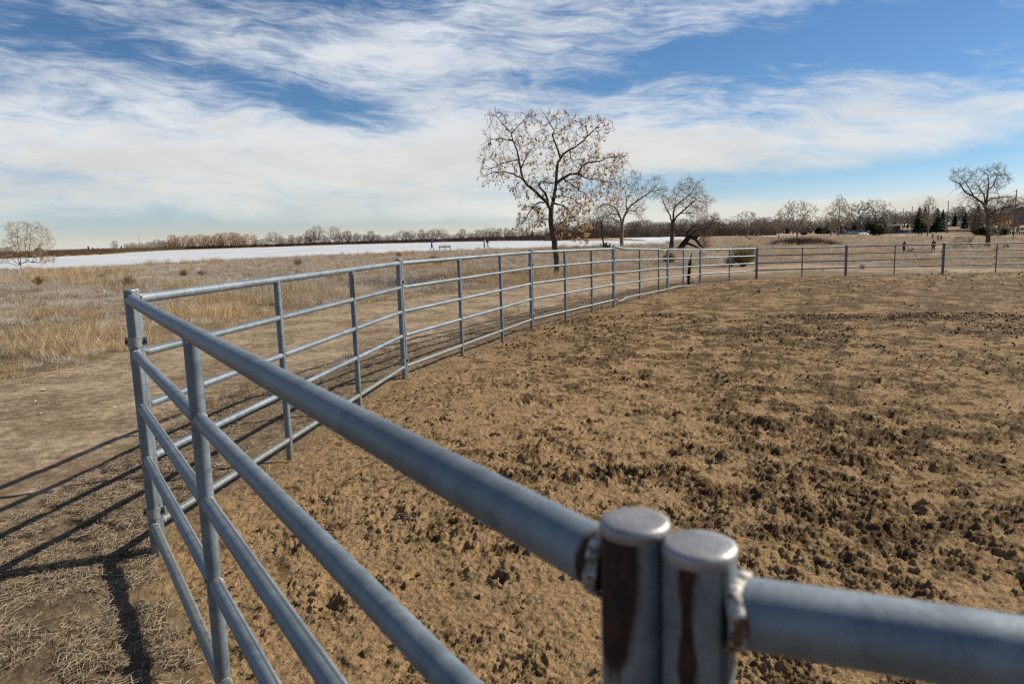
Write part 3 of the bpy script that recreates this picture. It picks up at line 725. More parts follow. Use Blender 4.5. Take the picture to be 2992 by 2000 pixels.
def grow(mains, attr, rng, tip_r, seg, droop=0.0, lift=0.0, wander=.12, expo=.46):
    """mains: list of (points, radii or None, parent index). attr: points every twig must reach. Returns nodes (pos, parent, radius) as chains."""
    pos = []; par = []; rad = []
    for pts, rr in mains:
        pts = [Vector(p) for p in pts]
        # attach to the nearest existing node
        prev = -1
        if pos:
            prev = min(range(len(pos)), key=lambda i: (pos[i] - pts[0]).length)
            if (pos[prev] - pts[0]).length > seg * 3: prev = -1
        for i in range(len(pts) - 1):
            k = max(1, int((pts[i + 1] - pts[i]).length / seg))
            for q in range(k):
                if prev >= 0 and i == 0 and q == 0 and pos: continue
                f = q / k; pos.append(pts[i].lerp(pts[i + 1], f) + V3r(rng, seg * .05)); par.append(prev); rad.append(rr[i] * (1 - f) + rr[i + 1] * f); prev = len(pos) - 1
        pos.append(pts[-1]); par.append(prev); rad.append(rr[-1])
    nm = len(pos)
    cen = sum(pos, Vector()) / nm
    kd = kdtree.KDTree(len(pos) + 1)
    for i, p in enumerate(pos): kd.insert(p, i)
    kd.balance()
    att = sorted(attr, key=lambda a: kd.find(a)[2] + rng.random() * seg)
    start = 0; fresh = []
    for n_, a in enumerate(att):
        cand = [(i, d) for _, i, d in kd.find_n(a, 5)] + [(i, (pos[i] - a).length) for i in fresh]
        best = None; bc = 1e9
        for i, d in cand:
            pr = par[i]
            if i < 2: continue
            c = d
            if pr >= 0 and d > 1e-6:
                dd = (pos[i] - pos[pr]); 
                if dd.length > 1e-6: c = d * (1.35 - .45 * dd.normalized().dot((a - pos[i]) / d))
            if c < bc: bc = c; best = i
        if best is None: continue
        p0 = pos[best]; d = (a - p0).length
        if d < 1e-5: continue
        pr = par[best]; dr = (pos[best] - pos[pr]).normalized() if pr >= 0 and (pos[best] - pos[pr]).length > 1e-6 else Vector((0, 0, 1))
        c1 = p0 + dr * d * .30 + Vector((0, 0, (lift - droop) * d * .2)) + V3r(rng, d * wander)
        c2 = p0.lerp(a, .66) + Vector((0, 0, (lift * .4 + droop) * d * .35)) + V3r(rng, d * wander * .8)
        k = max(2, min(9, int(d / seg + 1))); prev = best
        for q in range(1, k + 1):
            f = q / k; g = 1 - f
            P = p0 * g ** 3 + c1 * 3 * g * g * f + c2 * 3 * g * f * f + a * f ** 3
            pos.append(P); par.append(prev); rad.append(None); prev = len(pos) - 1; fresh.append(prev)
        if len(fresh) > 60:
            kd = kdtree.KDTree(len(pos))
            for i, p in enumerate(pos): kd.insert(p, i)
            kd.balance(); fresh = []
    n = len(pos); tips = [0] * n; ch = [[] for _ in range(n)]
    for i in range(n):
        if par[i] >= 0: ch[par[i]].append(i)
    for i in range(n - 1, -1, -1):
        if not ch[i]: tips[i] = 1
        if par[i] >= 0: tips[par[i]] += tips[i]
    for i in range(n):
        if rad[i] is None:
            r = tip_r * tips[i] ** expo; pr = par[i]
            rad[i] = min(r, rad[pr] * .92 if pr >= 0 and rad[pr] is not None else r)
            rad[i] = max(rad[i], tip_r * .8)
    return pos, par, rad, ch, tips, nm
def spray(B, tr, rng, per, L, w, maxr, up=.25):
    """short fine side twigs: one thin blade each"""
    pos, par, rad, ch, tips, nm = tr
    for i in range(nm, len(pos)):
        if rad[i] > maxr or par[i] < 0: continue
        d0 = (pos[i] - pos[par[i]])
        if d0.length < 1e-6: continue
        d0.normalize(); k = per if ch[i] else per + 2; k = int(k) + (rng.random() < k - int(k))
        for _ in range(k):
            d = (d0 * .8 + V3r(rng, .55) + Vector((0, 0, up))).normalized() * L * rng.uniform(.45, 1.25); s = d.cross(V3r(rng, 1)).normalized() * w * .5
            p = pos[i] if rng.random() < .5 else pos[i].lerp(pos[par[i]], rng.random()); o = len(B.v); B.v += [p - s, p + s, p + d]; B.f.append((o, o + 1, o + 2)); B.mi.append(0)
def tree_meshes(name, tr, thick_cut, barkm, twigm, sides=(8, 3), spr=None):
    """thick wood -> one mesh, fine twigs -> another"""
    pos, par, rad, ch, tips, nm = tr; A = MB(); B = MB(); stack = [(0, None)] if pos else []
    for i in range(1, len(pos)):
        if par[i] < 0: stack.append((i, None))
    while stack:
        i, pr = stack.pop(); pts = []; rr = []
        if pr is not None: pts.append(pos[pr]); rr.append(min(rad[pr], rad[i] * 1.25))
        cur = i
        while True:
            pts.append(pos[cur]); rr.append(rad[cur]); c = ch[cur]
            if not c: break
            nx = max(c, key=lambda q: rad[q] * 10 + tips[q] * 1e-4)
            for q in c:
                if q != nx: stack.append((q, cur))
            cur = nx
        if len(pts) < 2: continue
        # split where it gets thin
        k = next((j for j, r in enumerate(rr) if r < thick_cut), len(rr))
        if k >= 2: A.tube(pts[:k + 1], rr[:k + 1], sides[0], caps=False)
        if k < len(rr):
            s = max(0, k - 1) if k < 2 else k
            if len(pts) - s >= 2: B.tube(pts[s:], rr[s:], sides[1], caps=False)
    if spr: spray(B, tr, *spr)
    ma = mesh(name + '_wood', A.v, A.f, barkm, smooth=True) if A.v else None
    mb = mesh(name + '_twigs', B.v, B.f, twigm, smooth=False) if B.v else None
    return ma, mb
def crown_pts(rng, n, prof, squash=1.0, inner=.25):
    """prof(t) -> radius at unit height t; points mostly in the outer part"""
    out = []; ph = rng.uniform(0, 6)
    while len(out) < n:
        t = rng.uniform(.08, 1.0); R = prof(t)
        if R <= 0 or rng.random() > R / .6: continue
        a = rng.uniform(0, 6.2832); r = R * (inner + (1 - inner) * math.sqrt(rng.random())); lump = 1 + .26 * math.sin(a * 3 + t * 9 + ph) + .18 * math.sin(a * 5 - t * 14 + ph * 2)
        if rng.random() < .14: lump *= rng.uniform(1.08, 1.3); t *= rng.uniform(1.0, 1.07)
        out.append(Vector((math.cos(a) * r * lump, math.sin(a) * r * squash * lump, t + rng.gauss(0, .012))))
    return out
def ell(c, h, w): return lambda t: w * math.sqrt(max(0, 1 - ((t - c) / h) ** 2))
def gen_tree(seed, kind, tone, n=260, tip=.0035):
    rng = random.Random(seed)
    if kind == 'spread':
        prof = ell(.62, .40, .46); th = rng.uniform(.2, .3); mains = [([(0, 0, -.02), (rng.gauss(0, .01), 0, th * .6), (rng.gauss(0, .02), rng.gauss(0, .02), th)], [.034, .028, .024])]
        for k in range(4):
            a = k * 1.57 + rng.uniform(-.4, .4); l = rng.uniform(.22, .34); b = mains[0][0][2]
            mains.append(([b, (math.cos(a) * l * .5, math.sin(a) * l * .5, th + .18), (math.cos(a) * l, math.sin(a) * l, th + .34 + rng.uniform(-.05, .1))], [.02, .014, .008]))
        at_ = crown_pts(rng, n, prof)
    elif kind == 'tall':
        prof = lambda t: (.30 * math.sin(math.pi * min(1, max(0, (t - .22) / .80)) ** .8)) if t > .22 else 0
        mains = [([(0, 0, -.02), (.01, .005, .3), (-.01, .01, .6), (.015, 0, .9)], [.024, .018, .010, .003])]; at_ = crown_pts(rng, n, prof)
    elif kind == 'shrub':
        prof = lambda t: .50 * (t ** .55) * math.sqrt(max(0, 1.06 - t)) * 1.25
        mains = [([(0, 0, -.03), (0, 0, .02), (0, 0, .04)], [.03, .03, .03])]
        for k in range(9):
            a = k * .7 + rng.uniform(-.3, .3); s = rng.uniform(.1, .34); mains.append(([(math.cos(a) * .03, math.sin(a) * .03, .02), (math.cos(a) * s * .5, math.sin(a) * s * .5, .32), (math.cos(a) * s, math.sin(a) * s, .66)], [.014, .009, .005]))
        at_ = crown_pts(rng, n, prof, inner=.1)
    tr = grow(mains, at_, rng, tip, .06, lift=.5 if kind != 'spread' else .25, wander=.10)
    return tree_meshes(kind, tr, .0075, BRK[tone], TWIG[tone], (6, 3), (rng, 2.4, .085, tip * 1.15, tip * 2.2, .3))
LIB = {}
for tone in ('grey', 'brown'):
    LIB['spread', tone] = [gen_tree(11 + i * 7 + (tone == 'brown') * 50, 'spread', tone, 480, .0042) for i in range(3)]
LIB['tall', 'pale'] = [gen_tree(201 + i, 'tall', 'pale', 380, .0036) for i in range(2)]
LIB['shrub', 'orange'] = [gen_tree(301 + i, 'shrub', 'orange', 560, .0050) for i in range(3)]
LIB['shrub', 'brown'] = [gen_tree(331 + i, 'shrub', 'brown', 520, .0050) for i in range(2)]
LIB['shrub', 'grey'] = [gen_tree(361 + i, 'shrub', 'grey', 520, .0050) for i in range(2)]
# the same wood meshes with other bark/twig tones
def retone(src, tone):
    out = []
    for a, b in src:
        a2 = a.copy(); b2 = b.copy(); a2.materials[0] = BRK[tone]; b2.materials[0] = TWIG[tone]; out.append((a2, b2))
    return out
LIB['spread', 'pale'] = retone(LIB['spread', 'grey'], 'pale'); LIB['tall', 'grey'] = retone(LIB['tall', 'pale'], 'grey')
LIB['shrub', 'purple'] = retone(LIB['shrub', 'brown'], 'purple'); LIB['shrub', 'pale'] = retone(LIB['shrub', 'grey'], 'pale'); LIB['spread', 'dark'] = retone(LIB['spread', 'brown'], 'dark')
def conifer(seed, n=1500, w=.2):
    rng = random.Random(seed); B = MB()
    for i in range(n):
        t = rng.random() ** 1.25; a = rng.uniform(0, 6.283); R = w * (1 - t) ** .85 * (.72 + .30 * math.sin(t * 47 + a * 2) + rng.uniform(-.12, .2)) + .01
        r = R * rng.uniform(.55, 1.0); z = .05 + t * .95; c = Vector((math.cos(a) * r, math.sin(a) * r, z)); o = Vector((math.cos(a), math.sin(a), -.35)).normalized()
        s = Vector((-math.sin(a), math.cos(a), rng.uniform(-.3, .3))); L = .05 * (1.1 - t * .6) * rng.uniform(.7, 1.4); wd = L * .34
        B.add([c - o * L * .6, c + s * wd, c + o * L * .8 + Vector((0, 0, -.008)), c - s * wd], [(0, 1, 2, 3)])
    core = MB(); core.tube([(0, 0, -.03), (0, 0, .5), (0, 0, .97)], [.016, .010, .002], 6, caps=False)
    inn = MB(); inn.tube([(0, 0, .05), (0, 0, .5), (0, 0, .93)], [w * .62, w * .32, .004], 9, caps=False); B.add(inn.v, inn.f)
    return mesh('spruce_wood', core.v, core.f, BARKD, smooth=True), mesh('spruce_foliage', B.v, B.f, NEEDLE)
def leafball(seed, matr, n=1400, squash=(1, 1, 1), leaf=.05, lobes=9, stem=True):
    rng = random.Random(seed); B = MB(); L = []
    for k in range(lobes):
        a = rng.uniform(0, 6.283); r = rng.uniform(.1, .33); L.append((Vector((math.cos(a) * r * squash[0], math.sin(a) * r * squash[1], rng.uniform(.25, .72) * squash[2])), rng.uniform(.16, .30)))
    for i in range(n):
        c, R = L[i % lobes]; d = V3r(rng, 1).normalized(); p = c + d * R * rng.uniform(.7, 1.02)
        if p.z < .02: continue
        u = d.cross(V3r(rng, 1)).normalized(); w = (d + V3r(rng, .6)).normalized(); s = leaf * rng.uniform(.6, 1.3)
        B.add([p - u * s * .5, p + w * s * .6, p + u * s * .5, p - w * s * .5], [(0, 1, 2, 3)])
    for c, R in L:   # dense inside
        I = MB(); I.tube([c - Vector((0, 0, R * .75)), c - Vector((0, 0, R * .4)), c, c + Vector((0, 0, R * .45)), c + Vector((0, 0, R * .7))], [R * .2, R * .6, R * .74, R * .55, R * .1], 7, caps=True); B.add(I.v, I.f)
    core = MB(); core.tube([(0, 0, -.05), (.01, 0, .2), (0, 0, .5)], [.035, .028, .01], 6, caps=False)
    return mesh('bush_wood', core.v, core.f, BARKD, smooth=True), mesh('bush_foliage', B.v, B.f, matr)
LIB['spruce', 0] = [conifer(5, 2400, .25), conifer(6, 2400, .30)]
LIB['juniper', 0] = [leafball(21, JUNI, 1800, (1, 1, 1), .06), leafball(22, JUNI, 1800, (1.2, 1, .8), .06, 11)]
LIB['dome', 0] = [leafball(31, m_leafy('russet_conifer_foliage', (.045, .030, .012), (.11, .075, .028)), 1500, (.7, .7, .9), .05, 10)]
CNT = {}
def plant(key, px, Y, h, label, group=None, name='bare_tree', cat='tree', var=None, w=1.0, rot=None, z=None, parts=('trunk', 'crown')):
    k = CNT.get(key, 0); CNT[key] = k + 1
    a, b = LIB[key][(k if var is None else var) % len(LIB[key])]
    p = on(px, Y) if not isinstance(px, Vector) else px
    if z is not None: p.z = z
    r = thing(name, label, cat, p, (k * 2.399 + px * .37 if rot is None and not isinstance(px, Vector) else (rot or 0)), group, (h * w, h * w, h))
    link(parts[0], a, r); c = link(parts[1], b, r, kind='stuff'); return r
# ---- tree builder for the trees drawn after their own limbs
def own_tree(name, label, px, Y, crop, trunk, limbs, outline, n, depth, tip, seg, barkm, twigm, group=None, droop=0., lift=0., thick=.022, wander=.11, seed=1, tone_n=None, cat='tree', leaves=None, hang=0.0, zoff=0.0, sp=(1.6, None, None)):
    """limbs are given as crop coordinates (u, v); crop = (x0, y0, scale). They are set at distance Y, with depth of their own."""
    rng = random.Random(seed); x0, y0, sc = crop; base = on(px, Y) if not isinstance(px, Vector) else px
    Y = base.y
    def W3(u, v, dep=0.0):
        q = at(x0 + u * sc, y0 + v * sc, Y); q = q + (q - Vector((0, 0, CAMH))) * (dep / Y); return q - base
    mains = []
    tp = [W3(u, v) for u, v, w in trunk]; tr_ = [w * sc / F * Y / 2 for u, v, w in trunk]
    tp[0].z = min(tp[0].z, -.06); mains.append((tp, tr_))
    for L in limbs:
        pts = L[0]; r0, r1 = L[1] * sc / F * Y / 2, L[2] * sc / F * Y / 2; dp = L[3]; k = len(pts); d0 = L[4] if len(L) > 4 else 0.0
        mains.append(([W3(u, v, d0 + dp * (i / (k - 1)) ** .8) for i, (u, v) in enumerate(pts)], [r0 + (r1 - r0) * (i / (k - 1)) for i in range(k)]))
    at_ = []; xs = [p[0] for p in outline[0]]; 
    tot = 0
    for poly, share in outline[1]:
        cnt = int(n * share); minu, maxu = min(p[0] for p in poly), max(p[0] for p in poly); minv, maxv = min(p[1] for p in poly), max(p[1] for p in poly); cu, cv = sum(p[0] for p in poly) / len(poly), sum(p[1] for p in poly) / len(poly)
        U = np.array([rng.uniform(minu, maxu) for _ in range(cnt * 6)]); Vv = np.array([rng.uniform(minv, maxv) for _ in range(cnt * 6)])
        okk = inpoly(U, Vv, poly); U = U[okk][:cnt]; Vv = Vv[okk][:cnt]
        for u, v in zip(U, Vv):
            e = max(abs(u - cu) / ((maxu - minu) / 2), abs(v - cv) / ((maxv - minv) / 2)); dm = depth * math.sqrt(max(.05, 1 - e * e * .85))
            at_.append(W3(float(u) + rng.gauss(0, .022) * (maxu - minu), float(v) + rng.gauss(0, .022) * (maxv - minv), rng.uniform(-dm, dm)))
    tr = grow(mains, at_, rng, tip, seg, droop, lift, wander)
    root = thing(name, label, cat, base, 0, group)
    a, b = tree_meshes(name, tr, thick, barkm, twigm, (10, 3), (rng, sp[0], sp[1] or seg * 1.6, sp[2] or tip * 1.5, tip * 3.2, .15 if droop > 0 else .3))
    link('trunk', a, root); link('crown', b, root, kind='stuff')
    if leaves: leaves(root, tr, rng)
    return root
def ash_leaves(root, tr, rng):
    pos, par, rad, ch, tips, nm = tr; B = MB()
    tipn = [i for i in range(nm, len(pos)) if not ch[i]]
    for i in tipn + [i for i in range(nm, len(pos)) if rad[i] < .006 and rng.random() < .03]:
        p = pos[i]; k = rng.choice((0, 1, 1, 2, 2, 3)); sw = p.x * .10
        # fuller to the right and low down
        if rng.random() > .80 + .08 * p.x + (.2 if p.z < 3.4 and p.x > .3 else 0): k = 0
        elif k == 0: k = 1
        cl = math.sin(p.x * 5.1 + 1.3) * math.sin(p.z * 4.3) + math.sin(p.x * 2.3 - p.z * 3.1 + p.y * 2)
        if cl > -.2 and rng.random() < (.85 if p.x > .5 or p.z < 3.6 else .5): k += 1 + (cl > .5) + (cl > .9)
        elif cl < -.9: k = 0
        for _ in range(k):
            c = p + Vector((rng.gauss(0, .035), rng.gauss(0, .05), -rng.uniform(.0, .10))); L = rng.uniform(.065, .14); w = L * rng.uniform(.28, .48)
            a = rng.uniform(0, 6.28); u = Vector((math.cos(a), math.sin(a), rng.uniform(-.3, .3))) * w; d = Vector((rng.gauss(0, .35), rng.gauss(0, .35), -1)).normalized() * L
            e = u.cross(d).normalized() * w * .6
            B.add([c, c + d * .5 + u, c + d, c + d * .5 - u, c + d * .45 + e], [(0, 1, 4), (1, 2, 4), (2, 3, 4), (3, 0, 4)])
    link('leaves', mesh('leaves', B.v, B.f, DRYLEAF), root, kind='stuff')
T1 = (1400, 300, .3189)
own_tree('leafy_tree', 'tall winter tree behind the fence still hung with clusters of dry brown leaves', Vector((*hit(1628.5, 802).xy, hit(1628.5, 802).z)), 32, T1,
    [(716, 1574, 56), (712, 1480, 52), (700, 1350, 52), (685, 1250, 54), (665, 1150, 52), (655, 1050, 46), (660, 970, 46)],
    [([(655, 985), (610, 900), (560, 860), (500, 800), (450, 760), (400, 700), (380, 610), (365, 520), (345, 430), (310, 350), (295, 280), (240, 220), (160, 130), (140, 30)], 32, 3, -1.2),
     ([(660, 975), (690, 860), (705, 740), (710, 640), (720, 550)], 34, 24, .4),
     ([(640, 920), (600, 820), (550, 770), (560, 735), (590, 720), (640, 735), (690, 742)], 22, 8, .5),
     ([(400, 700), (320, 655), (230, 630), (120, 640), (30, 690)], 16, 4, -.6, -.7), ([(365, 520), (300, 535), (200, 560), (90, 610), (10, 600)], 10, 3, .9, -.8),
     ([(385, 600), (440, 480), (480, 430)], 12, 4, 1.0, -.8), ([(310, 350), (200, 330), (100, 335), (5, 400)], 10, 3, -.8, -1.0), ([(295, 280), (370, 200), (440, 120), (470, 60)], 9, 3, .8, -1.1),
     ([(720, 550), (745, 510), (700, 380), (670, 290), (690, 262), (650, 190), (600, 110), (560, 50)], 20, 3, .8, .4), ([(720, 550), (770, 470), (830, 430), (890, 400), (960, 340), (1030, 270), (1100, 200), (1160, 140)], 22, 3, -.9, .4),
     ([(700, 290), (780, 230), (860, 190), (935, 150)], 8, 3, .6, .8), ([(830, 430), (835, 500), (860, 560), (900, 600)], 9, 3, 1.1, .0), ([(650, 190), (700, 120), (735, 60)], 5, 2, .3, 1.0), ([(1030, 270), (1120, 250), (1240, 230)], 7, 3, .4, -.6),
     ([(700, 745), (770, 690), (830, 655), (910, 650), (940, 590), (990, 548), (1100, 540), (1160, 510), (1260, 490), (1350, 480)], 26, 4, -1.0, .3),
     ([(910, 650), (970, 690), (1080, 705), (1180, 720), (1310, 745)], 13, 3, .8, -.2), ([(770, 690), (860, 760), (960, 830), (1040, 900)], 12, 3, -1.3, .1),
     ([(615, 915), (560, 915), (510, 935), (460, 1000), (430, 1060), (380, 1120), (335, 1150)], 16, 3, -.9), ([(690, 930), (770, 940), (830, 1000), (900, 1100), (960, 1200)], 16, 3, .9, .2),
     ([(680, 1180), (740, 1110), (800, 1060), (880, 1040), (980, 1080)], 12, 3, -1.0), ([(690, 860), (760, 850), (860, 880), (960, 960)], 12, 3, .3, .2), ([(640, 730), (560, 640), (530, 560)], 6, 2, .8, .3)],
    ([(0, 0)], [([(120, 40), (330, 130), (480, 70), (560, 150), (560, 60), (740, 60), (900, 110), (1190, 130), (1260, 240), (1130, 320), (1100, 420), (1000, 520), (700, 600), (560, 640), (420, 720), (260, 760), (60, 790), (0, 640), (20, 420), (80, 330), (60, 90)], .40),
                ([(780, 560), (1180, 430), (1380, 470), (1370, 560), (1310, 640), (1330, 760), (1280, 920), (1110, 900), (1000, 980), (860, 960), (720, 860), (740, 700)], .27),
                ([(560, 930), (480, 900), (340, 880), (360, 1010), (320, 1160), (480, 1160), (600, 1110), (640, 1000)], .09), ([(700, 960), (860, 940), (1010, 970), (1040, 1120), (1000, 1260), (860, 1250), (700, 1230), (680, 1100)], .17),
                ([(420, 720), (700, 620), (690, 900), (560, 860), (300, 870), (280, 780)], .07)]),
    2100, 2.0, .0052, .13, BARK, m_leafy('fine_brown_twigs', (.045, .030, .020), (.17, .115, .075)), droop=.22, lift=.2, thick=.016, wander=.085, seed=4, leaves=ash_leaves, sp=(2.2, .22, .0085))
T2 = (1700, 480, .1918)
own_tree('bare_tree', 'broad bare cottonwood with arching limbs and a split pale trunk on the lake bank', 1816, 95, T2,
    [(605, 1272, 62), (608, 1150, 56), (612, 1000, 56), (612, 900, 52)],
    [([(600, 905), (590, 820), (560, 735), (500, 660), (420, 615), (330, 615), (260, 660), (215, 750)], 30, 8, -2), ([(590, 830), (550, 760), (450, 755), (330, 830), (230, 890)], 22, 5, 2),
     ([(590, 905), (520, 850), (430, 825), (340, 830)], 20, 6, -1), ([(620, 900), (650, 780), (690, 700), (760, 620), (850, 550), (960, 480), (1080, 405), (1130, 330), (1180, 250), (1195, 170)], 34, 4, 2),
     ([(675, 700), (680, 560), (670, 430), (640, 360)], 16, 4, -1, .6), ([(650, 760), (720, 710), (800, 720), (860, 800), (930, 910)], 18, 4, -1.5, .4), ([(690, 560), (740, 430), (800, 320), (830, 230), (790, 100)], 10, 3, 1.5, .2),
     ([(830, 240), (880, 190), (910, 130)], 6, 3, .5, 1), ([(1080, 405), (1180, 400), (1330, 400)], 8, 3, 1, 1.5), ([(960, 480), (1060, 490), (1170, 520)], 8, 3, -1, 1), ([(840, 555), (820, 460), (860, 350)], 8, 3, .8, .8),
     ([(640, 960), (700, 970), (750, 985)], 10, 4, .5), ([(575, 960), (400, 960), (130, 965)], 14, 4, 1), ([(590, 720), (620, 600), (600, 480)], 10, 3, .4, -.4)],
    ([(0, 0)], [([(200, 580), (420, 560), (640, 340), (760, 80), (930, 120), (900, 330), (1090, 160), (1250, 200), (1330, 400), (1180, 540), (960, 560), (980, 700), (960, 900), (850, 820), (700, 760), (540, 800), (330, 960), (160, 960), (180, 720)], .8), ([(200, 640), (560, 650), (560, 960), (160, 980)], .2)]),
    900, 3.0, .015, .45, BARKP, TWIG['grey'], droop=.1, lift=.3, thick=.05, seed=9, wander=.08)
own_tree('bare_tree', 'bare forked tree standing right of the split pale trunk, beside a fallen trunk', 1961, 82, T2,
    [(1362, 1292, 76), (1370, 1150, 58), (1380, 1000, 56), (1385, 900, 62)],
    [([(1370, 900), (1345, 780), (1290, 680), (1240, 560), (1200, 460)], 26, 7, -1.2), ([(1400, 895), (1390, 760), (1420, 650), (1520, 560), (1660, 460), (1740, 310), (1820, 240)], 34, 4, 1.0),
     ([(1400, 890), (1440, 800), (1560, 690), (1660, 600), (1740, 555), (1850, 575), (1990, 590)], 32, 4, -1.5), ([(1540, 735), (1680, 750), (1760, 740), (1860, 790)], 14, 3, -1, -.7),
     ([(1640, 755), (1690, 840), (1720, 900)], 10, 3, -.3, -.9), ([(1410, 980), (1490, 925), (1530, 950), (1610, 950)], 18, 4, .8), ([(1410, 600), (1440, 480), (1500, 360), (1560, 300)], 10, 3, 1.2, .5), ([(1330, 730), (1315, 600), (1325, 470)], 8, 3, 1, -.5), ([(1640, 470), (1640, 300), (1665, 180)], 8, 3, -1, .8)],
    ([(0, 0)], [([(1200, 450), (1340, 470), (1440, 310), (1560, 240), (1650, 160), (1690, 240), (1830, 230), (1850, 360), (1930, 480), (2050, 560), (1900, 640), (1830, 720), (1620, 640), (1460, 700), (1300, 720), (1220, 660)], .78), ([(1560, 640), (1900, 640), (1960, 780), (1850, 860), (1740, 900), (1600, 800)], .22)]),
    850, 2.4, .013, .4, BARK, TWIG['pale'], droop=.05, lift=.4, thick=.045, seed=12, wander=.08)
own_tree('fallen_tree', 'dark collapsed willow trunk arched over and still sprouting upright branches', 1984, 82, T2,
    [(1480, 1287, 90), (1560, 1200, 84), (1640, 1110, 66), (1740, 1120, 54)],
    [([(1700, 1110), (1760, 1180), (1800, 1240), (1860, 1280)], 44, 30, .5), ([(1590, 1160), (1600, 1060), (1680, 960), (1790, 900)], 44, 6, -1), ([(1620, 1120), (1740, 1000), (1860, 980), (1960, 950), (2020, 860)], 26, 3, .8),
     ([(1760, 1130), (1830, 1050), (1920, 960), (2000, 830), (2090, 760)], 16, 3, -.6), ([(1500, 1290), (1400, 1240), (1290, 1180), (1190, 1130)], 9, 3, .5), ([(1600, 1200), (1700, 1240), (1780, 1280)], 40, 24, -1.0)],
    ([(0, 0)], [([(1600, 1080), (1700, 900), (1880, 820), (2060, 730), (2110, 860), (2040, 980), (1950, 1100), (1920, 1280), (1840, 1270), (1760, 1080)], 1.0)]),
    620, 1.8, .011, .35, BARKD, TWIG['purple'], droop=-.1, lift=.3, thick=.04, seed=17)
own_tree('dead_tree', 'small leaning dark dead trunk left of the split pale cottonwood', 1760, 90, T2,
    [(345, 1275, 34), (330, 1200, 26), (312, 1100, 22), (300, 980, 20), (300, 860, 16)], [([(300, 960), (230, 900), (150, 900)], 10, 3, 1), ([(300, 870), (350, 780), (330, 700)], 9, 3, -1)],
    ([(0, 0)], [([(120, 820), (420, 800), (430, 1000), (120, 1060)], 1.0)]), 130, 1.4, .010, .4, BARKD, TWIG['dark'], seed=19, thick=.04)
own_tree('fallen_branch', 'pale and black tangle of fallen limbs at the foot of the leaning dead trunk', 1768, 89, T2,
    [(400, 1282, 60), (370, 1240, 50), (340, 1215, 30)], [([(400, 1280), (420, 1240), (432, 1212)], 34, 20, -.4), ([(350, 1230), (300, 1260), (280, 1290)], 14, 6, .4), ([(390, 1250), (380, 1200), (385, 1190)], 20, 12, .4)],
    ([(0, 0)], [([(270, 1200), (440, 1200), (440, 1270), (280, 1280)], 1.0)]), 24, .5, .012, .3, BARKD, TWIG['pale'], seed=20, thick=.03, cat='dead wood')
T3 = (2592, 450, .1913)
own_tree('bare_tree', 'wide bare cottonwood with a thick trunk at the right edge behind the fence', 2885, 116, T3,
    [(1528, 1465, 100), (1540, 1350, 66), (1548, 1200, 62), (1545, 1000, 60), (1530, 860, 60)],
    [([(1525, 860), (1450, 740), (1320, 650), (1190, 580), (1100, 450), (1000, 410), (940, 365)], 40, 4, -2), ([(1330, 655), (1250, 520), (1190, 420), (1080, 330), (1010, 260)], 18, 3, 2, -1),
     ([(1510, 760), (1480, 640), (1400, 500), (1320, 400)], 26, 4, 1.5), ([(1520, 780), (1530, 620), (1550, 480), (1540, 330), (1460, 260)], 34, 4, 1), ([(1545, 560), (1620, 480), (1680, 340), (1800, 290), (1920, 290)], 20, 3, -2),
     ([(1530, 740), (1580, 680), (1750, 660), (1950, 640)], 20, 8, 1), ([(1540, 900), (1650, 880), (1750, 830), (1900, 800), (2091, 760)], 34, 10, -1.5), ([(1500, 860), (1380, 850), (1240, 800), (1100, 830)], 20, 3, 1.5), ([(1100, 520), (1010, 560), (920, 640)], 8, 2, -.5, -1.5),
     ([(1560, 1060), (1640, 1120), (1700, 1200), (1690, 1290)], 14, 4, -1), ([(1540, 900), (1600, 820), (1640, 900), (1600, 1010)], 14, 3, -1.4), ([(1530, 950), (1450, 1000), (1380, 900)], 10, 3, 1), ([(1540, 400), (1640, 300), (1690, 140)], 8, 2, 1, 1)],
    ([(0, 0)], [([(930, 350), (1010, 230), (1180, 230), (1330, 200), (1450, 230), (1600, 170), (1700, 130), (1850, 220), (1920, 290), (1900, 440), (1780, 560), (1560, 640), (1380, 700), (1180, 600), (1000, 480)], .62),
                ([(1100, 560), (1400, 700), (1800, 700), (2090, 640), (2090, 820), (1800, 900), (1650, 960), (1450, 960), (1200, 860), (1080, 820)], .26), ([(1480, 1000), (1700, 980), (1760, 1180), (1700, 1280), (1560, 1240)], .12)]),
    1000, 3.6, .017, .5, BARK, TWIG['grey'], droop=0, lift=.7, thick=.055, seed=23, wander=.07)
own_tree('fallen_branch', 'reddish brown fallen branches lying in grass left of the wide right edge cottonwood', 2840, 112, T3,
    [(1330, 1465, 16), (1290, 1400, 12), (1240, 1350, 10)], [([(1320, 1450), (1200, 1330), (1120, 1270)], 10, 3, .5), ([(1420, 1450), (1430, 1400), (1490, 1370)], 10, 3, .5), ([(1250, 1350), (1330, 1250), (1420, 1200)], 8, 2, -.5)],
    ([(0, 0)], [([(1050, 1260), (1340, 1240), (1330, 1340), (1180, 1400), (980, 1440), (960, 1400)], 1.0)]), 170, 1.2, .009, .4, BARKD, TWIG['purple'], seed=24, thick=.03, cat='dead wood')
